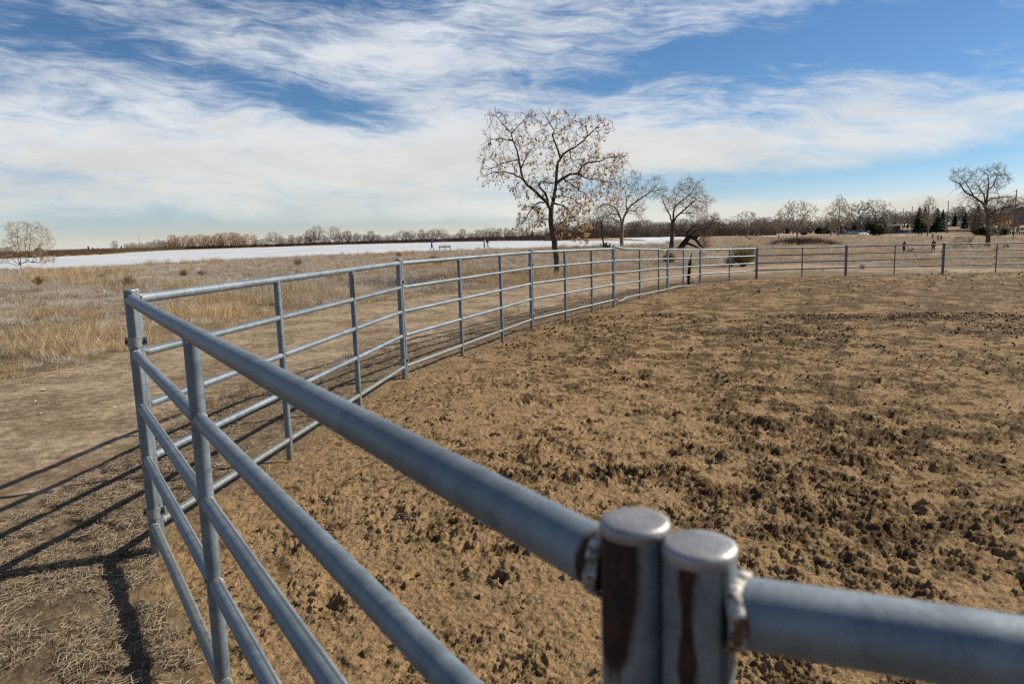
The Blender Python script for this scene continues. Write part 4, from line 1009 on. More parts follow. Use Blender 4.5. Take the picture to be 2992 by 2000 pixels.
# charred stump close behind the fence
CHAR = m_bark('charred_wood', (.008, .006, .005), (.09, .070, .055), sc=22)
own_tree('dead_stump', 'charred splintered dead tree stump standing right behind the fence rails', Vector((*on(2013, 25.0).xy, on(2013, 25.0).z)), 25, (1750, 690, .1705),
    [(1540, 852, 46), (1535, 760, 44), (1545, 640, 56), (1560, 500, 44), (1572, 380, 30), (1584, 295, 12)], [([(1560, 540), (1530, 470), (1545, 400)], 24, 6, .05), ([(1595, 820), (1585, 740), (1640, 660)], 10, 3, -.1), ([(1545, 830), (1520, 800), (1500, 640), (1490, 500)], 10, 4, -.08), ([(1600, 830), (1605, 790), (1560, 700)], 9, 3, .1)],
    ([(0, 0)], [([(1500, 400), (1620, 400), (1650, 660), (1500, 700)], 1.0)]), 14, .1, .0022, .08, CHAR, TWIG['dark'], seed=31, thick=.006, cat='stump')
# willow thicket on the near shore at the left edge
own_tree('willow_tree', 'large many stemmed leafless willow on the near shore at the left edge', 60, 69, (0, 620, .2008),
    [(300, 790, 12), (295, 760, 12), (290, 730, 12)],
    [([(290, 785), (250, 640), (200, 450), (150, 330), (100, 230)], 11, 3, 1), ([(300, 785), (290, 600), (250, 420), (260, 250), (280, 170)], 11, 3, -1.5), ([(380, 780), (380, 620), (360, 430), (400, 270), (390, 160)], 12, 3, 1), ([(400, 780), (420, 600), (440, 400), (450, 220)], 11, 3, -1),
     ([(420, 780), (530, 640), (600, 420), (600, 200)], 11, 3, 1.5), ([(560, 775), (600, 700), (680, 560), (780, 500), (820, 440)], 9, 2, -1), ([(280, 785), (200, 700), (100, 600), (20, 560)], 9, 3, -1), ([(510, 775), (540, 600), (650, 420), (740, 330)], 9, 2, .5),
     ([(620, 770), (700, 720), (830, 690)], 7, 2, .5), ([(290, 790), (180, 760), (60, 720), (0, 700)], 8, 3, .5)],
    ([(0, 0)], [([(60, 220), (140, 140), (280, 150), (400, 140), (500, 170), (600, 160), (720, 290), (810, 430), (780, 520), (640, 640), (560, 700), (400, 600), (250, 620), (120, 420)], .8), ([(0, 400), (200, 420), (260, 700), (0, 760)], .1), ([(560, 640), (840, 640), (800, 740), (600, 780)], .1)]),
    1150, 2.2, .0085, .35, m_bark('willow_bark', (.10, .07, .04), (.30, .21, .12)), m_leafy('willow_twigs', (.30, .20, .10), (.60, .47, .31)), droop=-.1, lift=.9, thick=.02, seed=40, wander=.06, sp=(1.5, .34, .012))

# ---- trees along the far shore, by height in the picture
def shore(px, hpx, key, label, group, Yo=None, name='bare_tree', w=1.0, cat='tree', base=None):
    a, r = azr(px, 700, Y=10); R = float(r_far(a)) + (9 if Yo is None else Yo)
    p = Vector((math.sin(a) * R, math.cos(a) * R, 0)); p.z = tz(p.x, p.y); return plant(key, p, 0, hpx * p.y / F, label, group, name, cat, w=w, rot=px * .7)
def ordn(px, xs):
    k = sorted(xs).index(px); return ('leftmost' if k == 0 else 'rightmost' if k == len(xs) - 1 else ['', 'second', 'third', 'fourth', 'fifth', 'sixth', 'seventh', 'eighth', 'ninth', 'tenth', 'eleventh', 'twelfth', 'thirteenth', 'fourteenth', 'fifteenth', 'sixteenth', 'seventeenth', 'eighteenth', 'nineteenth', 'twentieth'][k] + ' from left' if k < 20 else '%s from right' % ['', 'second', 'third', 'fourth', 'fifth', 'sixth', 'seventh', 'eighth', 'ninth', 'tenth', 'eleventh', 'twelfth', 'thirteenth', 'fourteenth', 'fifteenth', 'sixteenth', 'seventeenth', 'eighteenth', 'nineteenth', 'twentieth', 'twenty first', 'twenty second'][len(xs) - 1 - k])
GO = 'orange willows lining the far shore'; GG = 'bare grey trees along the far shore'; GB = 'brown shrubby trees along the far shore'
OL_ = [(497, 30), (515, 33), (557, 30), (599, 34), (623, 35), (646, 34), (686, 35), (708, 30), (504, 42), (528, 37), (546, 39), (567, 38), (588, 41), (609, 37), (636, 42), (656, 43), (677, 44), (695, 41), (720, 37), (741, 34)]; OR_ = [q[0] for q in OL_]
for i, (px, h) in enumerate(OL_):
    shore(px, h, ('shrub', 'orange'), 'orange twigged willow, %s of the dense row on the far shore' % ordn(px, OR_), GO, name='willow_tree', w=1.05, Yo=8 + (i % 3) * 5)
GL_ = [(376, 20, 1.6), (396, 21, 1.6), (421, 20, 1.7), (445, 24, 1.6), (467, 25, 1.4), (487, 22, 1.5), (752, 20, 1.6), (780, 24, 1.6), (812, 24, 1.5), (836, 22, 1.6), (915, 26, 1.6), (940, 24, 1.7), (1120, 18, 1.9), (1144, 20, 1.8), (1190, 28, 1.5), (1245, 26, 1.5), (1304, 22, 1.8), (301, 15, 1.2), (367, 23, 1.1), (385, 25, 1.3), (409, 23, 1.2), (433, 25, 1.2), (457, 31, 1.2), (477, 27, 1.2), (764, 23, 1), (823, 28, 1), (1132, 22, 1), (1176, 35, 1), (1201, 34, 1), (1258, 33, 1), (1273, 37, 1.1), (1291, 35, 1)]; GR_ = [q[0] for q in GL_]
for i, (px, h, w) in enumerate(GL_):
    shore(px, h, ('shrub', 'grey') if h < 30 else ('spread', 'grey'), 'grey leafless far shore tree, %s among the grey ones' % ordn(px, GR_), GG, w=w, Yo=9 + (i % 3) * 6)
shore(333, 34, ('shrub', 'grey'), 'rounded grey bush tree standing at the ice edge by the reed bank', None, w=.9, Yo=3)
shore(928, 54, ('spread', 'pale'), 'tallest pale bare cottonwood on the far shore', None, Yo=10, w=.95); shore(907, 43, ('spread', 'grey'), 'bare cottonwood leaning out left of the tallest pale far shore tree', None, Yo=12)
shore(977, 51, ('spread', 'grey'), 'lone dark limbed cottonwood right of the tallest pale far shore tree', None, Yo=7, w=.8); shore(798, 41, ('spread', 'grey'), 'round spreading bare tree just right of the orange willow row', None, Yo=7, w=1.1)
BL_ = [(862, 24, 1.6), (900, 24, 1.6), (987, 25, 1.6), (1029, 26, 1.5), (1071, 24, 1.6), (1096, 24, 1.6), (1218, 24, 1.6), (1322, 17, 2.0), (1338, 22, 1.6), (1385, 20, 2.0), (1427, 26, 1.5), (1449, 26, 1.6), (1492, 26, 1.5), (1535, 25, 1.6), (1560, 22, 1.7), (1588, 25, 1.6), (851, 31, 1), (874, 28, 1), (889, 29, 1), (951, 25, 1), (962, 22, 1), (999, 34, 1), (1017, 37, 1.1), (1043, 31, 1), (1058, 27, 1), (1084, 35, 1.2), (1107, 24, 1), (1155, 26, 1), (1233, 35, 1), (1352, 34, 1.1), (1374, 24, 1.2), (1397, 30, 1.2), (1412, 31, 1), (1438, 35, 1.1), (1460, 33, 1), (1480, 34, 1), (1502, 33, 1.1), (1524, 34, 1), (1545, 30, 1), (1575, 28, 1), (1600, 33, 1)]; BR_ = [q[0] for q in BL_]
for i, (px, h, w) in enumerate(BL_):
    shore(px, h, ('shrub', 'brown') if i % 3 else ('spread', 'brown'), 'brown shrubby far shore tree, %s among the brown ones' % ordn(px, BR_), GB, w=w, Yo=8 + (i % 4) * 5)
for px, h, w, lab in [(255, 23, 1.2, 'spiky dark spruce at the left of the far shore cluster'), (268, 18, 1.4, 'middle dark conifer of three beside the spiky spruce'), (283, 17, 1.2, 'rightmost low conifer beside the spiky spruce'),
                      (185, 12, 1.3, 'small dark conifer beyond the reed bank near the left edge'), (212, 9, 1.6, 'tiny dark conifer left of the spiky spruce'), (352, 20, 1.0, 'dark conifer just right of the rounded grey bush tree'), (1556, 28, 1.3, 'dark conifer seen through the low left branches of the leafy tree'), (316, 15, 1.2, 'small conifer just left of the rounded grey bush tree')]:
    shore(px, h, ('spruce', 0), lab, None, Yo=22, name='conifer', w=w)
shore(110, 31, ('dome', 0), 'domed russet evergreen seen through the left edge willow', None, Yo=14, name='evergreen_tree', w=1.25); shore(149, 11, ('juniper', 0), 'small green bush right of the domed russet evergreen', None, Yo=16, name='evergreen_bush', cat='bush')
for i, (px, h) in enumerate([(203, 9), (236, 16), (8, 28), (24, 30), (-14, 32)]):
    shore(px, h, ('shrub', 'brown' if px < 100 else 'grey'), ['low grey bush beyond the reed bank', 'wide pale bush left of the spiky far shore spruce', 'brown thicket bush behind the left edge willow', 'taller brown thicket bush behind the left edge willow', 'brown bush cut by the left edge of the picture'][i], None, Yo=12, name='bush', cat='bush', w=1.3)
# ---- the wood right of the lake
GW = 'bare trees of the wood beyond the meadow'
rw = random.Random(77)
for row, (Y0, hh) in enumerate([(345, 41), (310, 35)]):
    px = 1622 + row * 7
    while px < 2262:
        if not (2150 < px < 2210 and row):
            key = rw.choice([('spread', 'brown'), ('spread', 'grey'), ('shrub', 'brown'), ('shrub', 'grey'), ('spread', 'brown'), ('shrub', 'purple')]); Y = Y0 + rw.uniform(-12, 12)
            plant(key, px, Y, hh * rw.uniform(.82, 1.2) * Y / F, {'spread': 'spreading', 'shrub': 'bushy'}[key[0]] + ' ' + key[1] + ' bare tree, %s of the wood behind the meadow' % ('left third' if px < 1830 else 'middle' if px < 2050 else 'right third') + (', front row' if row else ''), GW, w=rw.uniform(1.0, 1.35))
        px += rw.uniform(11, 17)
px = 2262
while px < 2600:
    key = rw.choice([('spread', 'brown'), ('shrub', 'brown'), ('spread', 'dark'), ('shrub', 'grey')]); Y = 400 + rw.uniform(-15, 15)
    plant(key, px, Y, 39 * rw.uniform(.75, 1.2) * Y / F, {'spread': 'spreading', 'shrub': 'bushy'}[key[0]] + ' ' + key[1] + ' bare tree in the back row ' + ('left of the parked cars' if px < 2440 else 'behind the parked cars' if px < 2540 else 'behind the shelter building'), 'dim bare trees behind the car park', w=rw.uniform(1.1, 1.5)); px += rw.uniform(8, 13)
px = 2590
while px < 3010:
    key = rw.choice([('spread', 'brown'), ('shrub', 'brown'), ('spread', 'grey')]); Y = 520 + rw.uniform(-15, 15)
    plant(key, px, Y, 44 * rw.uniform(.7, 1.3) * Y / F, {'spread': 'spreading', 'shrub': 'bushy'}[key[0]] + ' ' + key[1] + ' bare tree ' + ('far behind the big spruces' if px < 2760 else 'far behind the white trailer' if px < 2870 else 'far behind the right edge cottonwood'), 'dim bare trees behind the road', w=rw.uniform(1.0, 1.4)); px += rw.uniform(9, 15)
for px, Y, h, key, w, lab, nm in [
    (2183, 262, 72, ('spread', 'grey'), 1.15, 'big round bare tree behind the crouching walkers', 'bare_tree'), (2223, 285, 48, ('spread', 'brown'), 1.0, 'upright brown tree right of the big round bare tree', 'bare_tree'),
    (2276, 200, 82, ('tall', 'pale'), .8, 'slim pale tree just behind the purple willow thicket', 'bare_tree'), (2330, 220, 106, ('spread', 'pale'), .95, 'fan shaped pale bare tree right of the slim pale tree', 'bare_tree'),
    (2450, 258, 117, ('tall', 'pale'), 1.0, 'tallest slender bare tree beside the parked cars', 'bare_tree'), (2428, 262, 64, ('spread', 'pale'), 1.0, 'low pale tree touching the tallest slender tree by the car park', 'bare_tree'),
    (2512, 340, 92, ('spread', 'grey'), 1.0, 'gnarled bare cottonwood rising behind the parked cars', 'bare_tree'), (2556, 345, 96, ('spread', 'grey'), .9, 'gnarled bare cottonwood above the round dark juniper', 'bare_tree'),
    (2600, 350, 66, ('spread', 'grey'), 1.1, 'bare tree behind the shelter building', 'bare_tree'), (2597, 285, 44, ('tall', 'pale'), 1.1, 'small pale sapling in front of the shelter building', 'bare_tree'), (2668, 360, 62, ('spread', 'grey'), 1.0, 'bare tree left of the two big spruces', 'bare_tree'),
    (2712, 262, 114, ('tall', 'pale'), .75, 'pale birch like tree between the two big spruces', 'bare_tree'), (2920, 300, 105, ('spread', 'brown'), 1.1, 'brown bare tree behind the wide right edge cottonwood', 'bare_tree'), (2975, 310, 98, ('spread', 'grey'), 1.1, 'bare tree cut by the right edge', 'bare_tree'),
    (2850, 290, 60, ('shrub', 'brown'), 1.2, 'brown thicket tree left of the wide right edge cottonwood', 'bare_tree'), (2945, 280, 52, ('shrub', 'orange'), 1.3, 'rusty thicket tree right of the wide cottonwood trunk', 'bare_tree')]:
    plant(key, px, Y, h * Y / F, lab, None, nm, w=w)
for px, Y, h, key, w, lab, nm, ct in [
    (2685, 320, 76, ('spruce', 0), 1.15, 'left of the two big spruces beyond the walkers', 'spruce_tree', 'tree'), (2737, 322, 72, ('spruce', 0), 1.35, 'right of the two big spruces beyond the walkers', 'spruce_tree', 'tree'), (2754, 340, 66, ('spruce', 0), .9, 'narrow spruce touching the right big spruce', 'spruce_tree', 'tree'),
    (2702, 345, 74, ('spruce', 0), 1.0, 'spruce half hidden behind the pale birch like tree', 'spruce_tree', 'tree'), (2820, 400, 48, ('spruce', 0), 1.2, 'dark conifer above the white motor home', 'spruce_tree', 'tree'), (2857, 350, 78, ('spruce', 0), 1.0, 'dark conifer left of the wide right edge cottonwood', 'spruce_tree', 'tree'),
    (2560, 270, 52, ('juniper', 0), 1.25, 'large round dark juniper beside the car park', 'evergreen_bush', 'bush'), (2397, 330, 24, ('juniper', 0), 1.6, 'low dark juniper left of the car park', 'evergreen_bush', 'bush'), (2418, 350, 36, ('spruce', 0), 1.5, 'dark conifer just behind the low juniper', 'spruce_tree', 'tree'),
    (2496, 345, 36, ('spruce', 0), 1.5, 'dark conifer behind the parked cars', 'spruce_tree', 'tree'), (2880, 250, 34, ('juniper', 0), 1.9, 'dark juniper behind the wide cottonwood trunk', 'evergreen_bush', 'bush'), (2925, 245, 26, ('juniper', 0), 1.6, 'olive green juniper right of the wide cottonwood trunk', 'evergreen_bush', 'bush'), (2350, 300, 12, ('juniper', 0), 1.5, 'small green juniper under the fan shaped pale tree', 'evergreen_bush', 'bush'),
    (2300, 385, 20, ('spruce', 0), 1.5, 'small dark conifer behind the slim pale tree', 'spruce_tree', 'tree'), (2455, 380, 30, ('spruce', 0), 1.4, 'dark conifer directly behind the tallest slender tree', 'spruce_tree', 'tree'), (2535, 380, 34, ('spruce', 0), 1.5, 'dark conifer behind the round juniper', 'spruce_tree', 'tree'), (2900, 470, 46, ('spruce', 0), 1.4, 'dark conifer far behind the right edge cottonwood crown', 'spruce_tree', 'tree'), (2790, 500, 34, ('spruce', 0), 1.6, 'dark conifer left of the white trailer', 'spruce_tree', 'tree'),
    (2942, 112, 13, ('juniper', 0), 2.0, 'small dark spiky evergreen shrub right of the wide trunk base', 'evergreen_bush', 'bush')]:
    plant(key, px, Y, h * Y / F, lab, None, nm, ct, w=w, parts=('stem', 'foliage') if ct == 'bush' else ('trunk', 'crown'))
# purple willow thicket in the meadow: many stems, nobody could count them
def thicket():
    rng = random.Random(5); B = MB(); L = hit(2262, 716.6); R = hit(2440, 715.5)
    for i in range(2600):
        t = rng.random(); p = L.lerp(R, t) + Vector((rng.gauss(0, 1.0), rng.uniform(-3, 5), 0)); p.z = tz(p.x, p.y) - .05
        h = (1.45 * (math.sin(math.pi * min(.97, max(.03, t))) ** .45)) * rng.uniform(.55, 1.1); a = Vector((rng.gauss(0, .22), rng.gauss(0, .2), 1)) * h
        B.tube([p, p + a * .55 + V3r(rng, .03), p + a + V3r(rng, .09)], [.022, .016, .009], 3, caps=False)
    link('willow_thicket', mesh('willow_thicket', B.v, B.f, TWIG['purple']), kind='stuff', label='low purple brown willow thicket in the meadow beyond the fence', cat='thicket')
thicket()
def reed_bank(name, a0, a1, r0f, n, hgt, col, label, off):
    rng = random.Random(int(a0 * 100) + 9); v = []; f = []
    for i in range(n):
        a = rng.uniform(a0, a1); r = float(r_far(a)) + off + rng.uniform(0, r0f); x, y = math.sin(a) * r, math.cos(a) * r; z = tz(x, y) - .05; h = hgt * rng.uniform(.6, 1.2); w = rng.uniform(.05, .16); d = rng.gauss(0, .2)
        k = len(v); v += [(x - w, y, z), (x + w, y, z), (x + d, y + rng.gauss(0, .1), z + h)]; f.append((k, k + 1, k + 2))
    link(name, npmesh(name, np.array(v), np.array(f), col), kind='stuff', label=label, cat='reeds')
REED = m_leafy('pale_reeds', (.34, .24, .14), (.60, .46, .30)); BRUSH = m_leafy('red_brown_brush', (.14, .078, .055), (.36, .22, .16))
azp = lambda px: azr(px, 700, Y=10)[0]
reed_bank('reed_bed', azp(-60), azp(540), 5, 12000, 1.9, REED, 'pale dry reeds along the left part of the far shore', 1.5)
reed_bank('brush', azp(60), azp(900), 9, 9000, 1.9, BRUSH, 'red brown brush strip behind the far shore reeds', 12)
reed_bank('brush', azp(900), azp(1700), 14, 13000, 2.2, BRUSH, 'dark red brown brush along the middle of the far shore', 3)
def undergrowth():
    rng = random.Random(8); v = []; f = []
    for i in range(15000):
        px = rng.uniform(1600, 2270); Y = rng.uniform(298, 352); p = on(px, Y) if False else None
        d = (px - 1496) / F; x = d * Y; y = Y; z = 0; h = rng.uniform(1.0, 4.2); w = rng.uniform(.05, .13); k = len(v); v += [(x - w, y, z), (x + w, y, z), (x + rng.gauss(0, .7), y, z + h)]; f.append((k, k + 1, k + 2))
    v = np.array(v); b_ = terr(v[0::3, 0], v[0::3, 1]); v[:, 2] += np.repeat(b_, 3) - .1
    link('undergrowth', npmesh('undergrowth', v, np.array(f), TWIG['brown']), kind='stuff', label='tangled dark undergrowth at the foot of the wood', cat='undergrowth')
undergrowth()
# ================================================================== GRASS, STRAW, STONES (nobody could count them)
def m_grass(name, c1, c2, c3):
    m, t, b = mat(name); g = t.node('ShaderNodeNewGeometry'); oi = t.node('ShaderNodeObjectInfo')
    r = V(t, g.outputs['Random Per Island']); q = V(t, oi.outputs['Random']); P = t.noise(oi.outputs['Location'], .22, 4, .6); P2 = t.noise(oi.outputs['Location'], 1.3, 3, .6)
    c = t.mix(r, c1, c2); c = t.mix(t.ramp(P * .6 + P2 * .4, .46, .60), c, t.mix(r, c2, c3)); c = t.mix(t.ramp(q, .0, 1.0) * .35, c, c1); c = mul(t, c, .88)
    t.l.new(c, b.inputs['Base Color']); b.inputs['Roughness'].default_value = .85; b.inputs['Specular IOR Level'].default_value = .12
    tr = t.node('ShaderNodeBsdfTranslucent'); t.l.new(c, tr.inputs[0]); mx = t.node('ShaderNodeMixShader'); mx.inputs[0].default_value = .25
    t.l.new(b.outputs[0], mx.inputs[1]); t.l.new(tr.outputs[0], mx.inputs[2]); o = [n for n in t.n if n.type == 'OUTPUT_MATERIAL'][0]; t.l.new(mx.outputs[0], o.inputs[0])
    return m
GR_A = m_grass('grey_straw', (.26, .215, .165), (.86, .78, .67), (.76, .64, .49))
GR_B = m_grass('golden_grass', (.30, .21, .12), (.78, .60, .36), (.68, .50, .29))
GR_C = m_grass('russet_weeds', (.12, .072, .042), (.40, .23, .12), (.46, .28, .16))
STRAW = m_leafy('loose_straw', (.07, .048, .030), (.50, .39, .26))
def clump(seed, m, n, h, spread, lean, wid, curl=.5, flat=0.0):
    rng = random.Random(seed); v = []; f = []
    for i in range(n):
        a = rng.uniform(0, 6.283); r = spread * math.sqrt(rng.random()); x, y = math.cos(a) * r, math.sin(a) * r
        d = Vector((rng.gauss(.25, lean), rng.gauss(0, lean), 1 - flat)).normalized(); L = h * rng.uniform(.4, 1.15); w = wid * rng.uniform(.6, 1.3) * .5
        s = Vector((-d.y, d.x, 0)); s = (s.normalized() if s.length > .01 else Vector((1, 0, 0))); s = Matrix.Rotation(rng.uniform(-1.4, 1.4), 3, d) @ s * w
        p0 = Vector((x, y, -.01)); p1 = p0 + d * L * .55; p2 = p1 + (d + Vector((rng.gauss(0, curl), rng.gauss(0, curl), -abs(rng.gauss(0, curl)) - flat * .3))).normalized() * L * .5
        k = len(v); v += [p0 - s, p0 + s, p1 + s * .8, p1 - s * .8, p2]; f += [(k, k + 1, k + 2, k + 3), (k + 3, k + 2, k + 4, k + 4)]
    f = [tuple(dict.fromkeys(q)) for q in f]
    return mesh('grass_clump', v, f, m)
def scatter(name, srcs, pts, rot, scl, idx, tilt, label, cat='grass'):
    me = npmesh(name, pts, np.zeros((0, 4), int), srcs[0].materials[0]) if False else bpy.data.meshes.new(name)
    me.vertices.add(len(pts)); me.vertices.foreach_set('co', np.asarray(pts, np.float32).ravel())
    for k, a in (('rot', rot), ('scl', scl), ('tilt', tilt)): fattr(me, k, a)
    ia = me.attributes.new('idx', 'INT', 'POINT'); ia.data.foreach_set('value', np.asarray(idx, np.int32))
    o = link(name, me, kind='stuff', label=label, cat=cat)
    col = bpy.data.collections.new(name + '_tufts')
    for i, s in enumerate(srcs):
        q = bpy.data.objects.new('tuft_%c' % (97 + i), s); col.objects.link(q)
    ng = bpy.data.node_groups.new(name + '_scatter', 'GeometryNodeTree'); ng.interface.new_socket('Geometry', in_out='INPUT', socket_type='NodeSocketGeometry'); ng.interface.new_socket('Geometry', in_out='OUTPUT', socket_type='NodeSocketGeometry')
    N = ng.nodes; Lk = ng.links; gi = N.new('NodeGroupInput'); go = N.new('NodeGroupOutput'); iop = N.new('GeometryNodeInstanceOnPoints'); ci = N.new('GeometryNodeCollectionInfo')
    ci.inputs['Collection'].default_value = col; ci.inputs['Separate Children'].default_value = True; ci.inputs['Reset Children'].default_value = True
    def na(nm, ty):
        n = N.new('GeometryNodeInputNamedAttribute'); n.data_type = ty; n.inputs['Name'].default_value = nm; return n.outputs['Attribute']
    cx = N.new('ShaderNodeCombineXYZ'); Lk.new(na('rot', 'FLOAT'), cx.inputs['Z']); Lk.new(na('tilt', 'FLOAT'), cx.inputs['X'])
    e2r = N.new('FunctionNodeEulerToRotation'); Lk.new(cx.outputs[0], e2r.inputs[0])
    Lk.new(gi.outputs[0], iop.inputs['Points']); Lk.new(ci.outputs[0], iop.inputs['Instance']); iop.inputs['Pick Instance'].default_value = True
    Lk.new(na('idx', 'INT'), iop.inputs['Instance Index']); Lk.new(e2r.outputs[0], iop.inputs['Rotation']); Lk.new(na('scl', 'FLOAT'), iop.inputs['Scale']); Lk.new(iop.outputs[0], go.inputs[0])
    md = o.modifiers.new('scatter', 'NODES'); md.node_group = ng
    return o
CL = [clump(1, GR_A, 46, .20, .16, .55, .0050, .6), clump(2, GR_A, 40, .26, .15, .45, .0050, .7), clump(3, GR_B, 46, .30, .12, .30, .0050, .35), clump(4, GR_B, 40, .22, .16, .5, .005, .5),
      clump(5, GR_C, 40, .26, .12, .4, .006, .7), clump(6, GR_A, 50, .13, .22, .9, .0050, .5, .3), clump(7, GR_A, 46, .30, .20, .65, .0045, .9, .2)]
def grass_field():
    rng = np.random.default_rng(3); P = []; S = []; I = []
    def zone(n, r0, r1, a0, a1, pw=1.0):
        a = np.radians(rng.uniform(a0, a1, n)); r = (rng.random(n) ** pw) * (r1 - r0) + r0; return np.sin(a) * r, np.cos(a) * r
    xs = []; ys = []; sc = []
    for n, r0, r1, a0, a1, s in [(30000, 7, 30, -44, 44, 1.0), (26000, 26, 60, -44, 42, 1.45), (24000, 55, 112, -44, 42, 2.0), (15000, 100, 260, 8, 42, 3.0)]:
        x, y = zone(n, r0, r1, a0, a1, .8); xs.append(x); ys.append(y); sc.append(np.full(n, s))
    x = np.concatenate(xs); y = np.concatenate(ys); s0 = np.concatenate(sc); r = np.hypot(x, y); a = np.arctan2(x, y)
    ar = inpoly(x, y, ARENA); tk = inpoly(x, y, TRACK); dT = np.minimum(dline(x, y, TR_UP), dline(x, y, TR_LO)); dF = dline(x, y, FENCE)
    n1 = fbm(x * .35, y * .35, 3, 900); n2 = fbm(x * .09, y * .09, 3, 950)
    keep = ~ar & ~(tk & (dT > .15 + np.abs(n1) * .8)) & ((r < r_near(a) - .5) | (a > AZ_R + .01)) & ~(ar & (dF > .2))
    between = ~tk & ~ar & (y < 40) & (dline(x, y, TR_LO) < 6) & (dF < dline(x, y, TR_UP))
    keep &= ~(between & (rng.random(len(x)) > .14)); keep &= (n1 + fbm(x * 1.1, y * 1.1, 3, 970) * .8) > np.where(r < 24, -.02, np.where(r < 45, -.22, -.45))
    keep &= ~(((r > 66) & (r_near(a) - r < 9) & (a < AZ_R)) & (rng.random(len(x)) > .35))
    for pl, w in PATHS: keep &= dline(x, y, pl) > w * .8
    keep &= (dline(x, y, FENCE) > .12)
    x, y, s0, r, n1, n2, dT, bt = x[keep], y[keep], s0[keep], r[keep], n1[keep], n2[keep], dT[keep], between[keep]
    u = rng.random(len(x)); idx = np.where(u < .34, 0, np.where(u < .58, 1, np.where(u < .80, 6, np.where(u < .88, 3, np.where(u < .94, 4, 5)))))
    gold = (n1 + n2 * 1.4 + (rng.random(len(x)) - .5) * .5) > .55; idx = np.where(gold, np.where(rng.random(len(x)) < .6, 2, 3), idx)
    t1 = np.hypot(x - 2.02, y - 32.0); idx = np.where((t1 < 6) & (rng.random(len(x)) < .7), 2, idx)
    edge = (dT < 1.6) & (r < 40) & (fbm(x * .8, y * .8, 2, 77) > .1); idx = np.where(edge, np.where(rng.random(len(x)) < .6, 2, 3), idx); idx = np.where(n2 < -.30, np.where(rng.random(len(x)) < .55, 5, idx), idx); idx = np.where(bt, np.where(rng.random(len(x)) < .75, 5, 0), idx)
    scl = s0 * .80 * rng.uniform(.45, 1.45, len(x)) * (1 + np.clip(n2, -.3, .4) * .9) * np.where(dT < 1.0, .6, 1.0) * np.where(bt, .45, 1)
    z = terr(x, y) - .005
    scatter('dry_grass', CL, np.stack([x, y, z], 1), rng.uniform(-.9, .9, len(x)), scl, idx, rng.normal(0, .12, len(x)), 'pale dry winter grass covering the field outside the pipe fence')
grass_field()
def litter():
    """loose straw and stalks lying about the fence foot and thinly over the arena edge"""
    rng = np.random.default_rng(12); v = []; f = []
    def lay(x, y, L, w, lift=.012):
        n = len(x); a = rng.uniform(0, np.pi, n); dx = np.cos(a) * L / 2; dy = np.sin(a) * L / 2; z = terr(x, y) + rng.uniform(.004, lift, n); dz = rng.normal(0, .012, n) * np.minimum(1, L / .08)
        bend = rng.normal(0, .05, n) * L; nx, ny = -np.sin(a) * w / 2, np.cos(a) * w / 2; k = len(v) and sum(len(q) for q in v)
        mx, my = x + np.sin(a) * bend, y - np.cos(a) * bend
        q = np.stack([x - dx - nx, y - dy - ny, z - dz, x - dx + nx, y - dy + ny, z - dz, mx + nx, my + ny, z + .006, mx - nx, my - ny, z + .004, x + dx + nx, y + dy + ny, z + dz, x + dx - nx, y + dy - ny, z + dz], 1).reshape(-1, 3)
        b = (np.arange(n) * 6 + (k or 0))[:, None]; v.append(q); f.append(np.concatenate([b + np.array([0, 1, 2, 3]), b + np.array([3, 2, 4, 5])]))
    def zone(n, poly, pad=0):
        xs = np.array([p[0] for p in poly]); ys = np.array([p[1] for p in poly]); x = rng.uniform(xs.min(), xs.max(), n * 4); y = rng.uniform(ys.min(), ys.max(), n * 4); m = inpoly(x, y, poly); return x[m][:n], y[m][:n]
    # thick mat at the near left corner, outside the fence and just inside
    foot = poly_px([(-300, 1640), (0, 1540), (408, 1300), (620, 1195), (700, 1150), (700, 1260), (600, 1420), (480, 1500), (455, 1660), (620, 2050), (300, 2300), (-300, 2300)])
    x, y = zone(60000, foot); m = fbm(x * 2.4, y * 2.4, 3, 41) + fbm(x * 7, y * 7, 3, 43) * .8 > -.22 + .28 * (y < 2.6); lay(x[m], y[m], rng.gamma(2.0, .024, m.sum()) + .012, rng.uniform(.0009, .0022, m.sum()), .022)
    strip = poly_px([(700, 1150), (830, 1115), (1050, 1052), (1200, 1005), (1480, 930), (1700, 880), (1860, 846), (2057, 815), (2200, 812), (2057, 838), (1860, 884), (1700, 925), (1560, 972), (1340, 1060), (1180, 1125), (1046, 1215), (838, 1360), (700, 1440), (600, 1440)])
    x, y = zone(34000, strip); lay(x, y, rng.gamma(2.5, .02, len(x)) + .015, rng.uniform(.0015, .004, len(x)), .03)
    # thinner inside the arena along the fence
    ins = poly_px([(470, 1640), (838, 1350), (1046, 1200), (1180, 1118), (1560, 970), (1700, 1000), (1400, 1250), (1100, 1700), (1000, 2100), (640, 2200)])
    x, y = zone(9000, ins); m = rng.random(len(x)) < np.exp(-dline(x, y, FENCE[:4] + []) / 1.2) + .16; lay(x[m], y[m], rng.uniform(.015, .07, m.sum()), rng.uniform(.0015, .003, m.sum()), .008)
    x, y = zone(2200, poly_px([(1000, 2100), (1100, 1500), (1700, 960), (2900, 900), (3000, 1900), (2400, 2200)])); lay(x, y, rng.uniform(.01, .05, len(x)), rng.uniform(.0015, .003, len(x)), .01)
    link('straw', npmesh('straw', np.concatenate(v), np.concatenate(f), STRAW), kind='stuff', label='loose straw and dead stalks strewn at the foot of the fence', cat='straw')
litter()
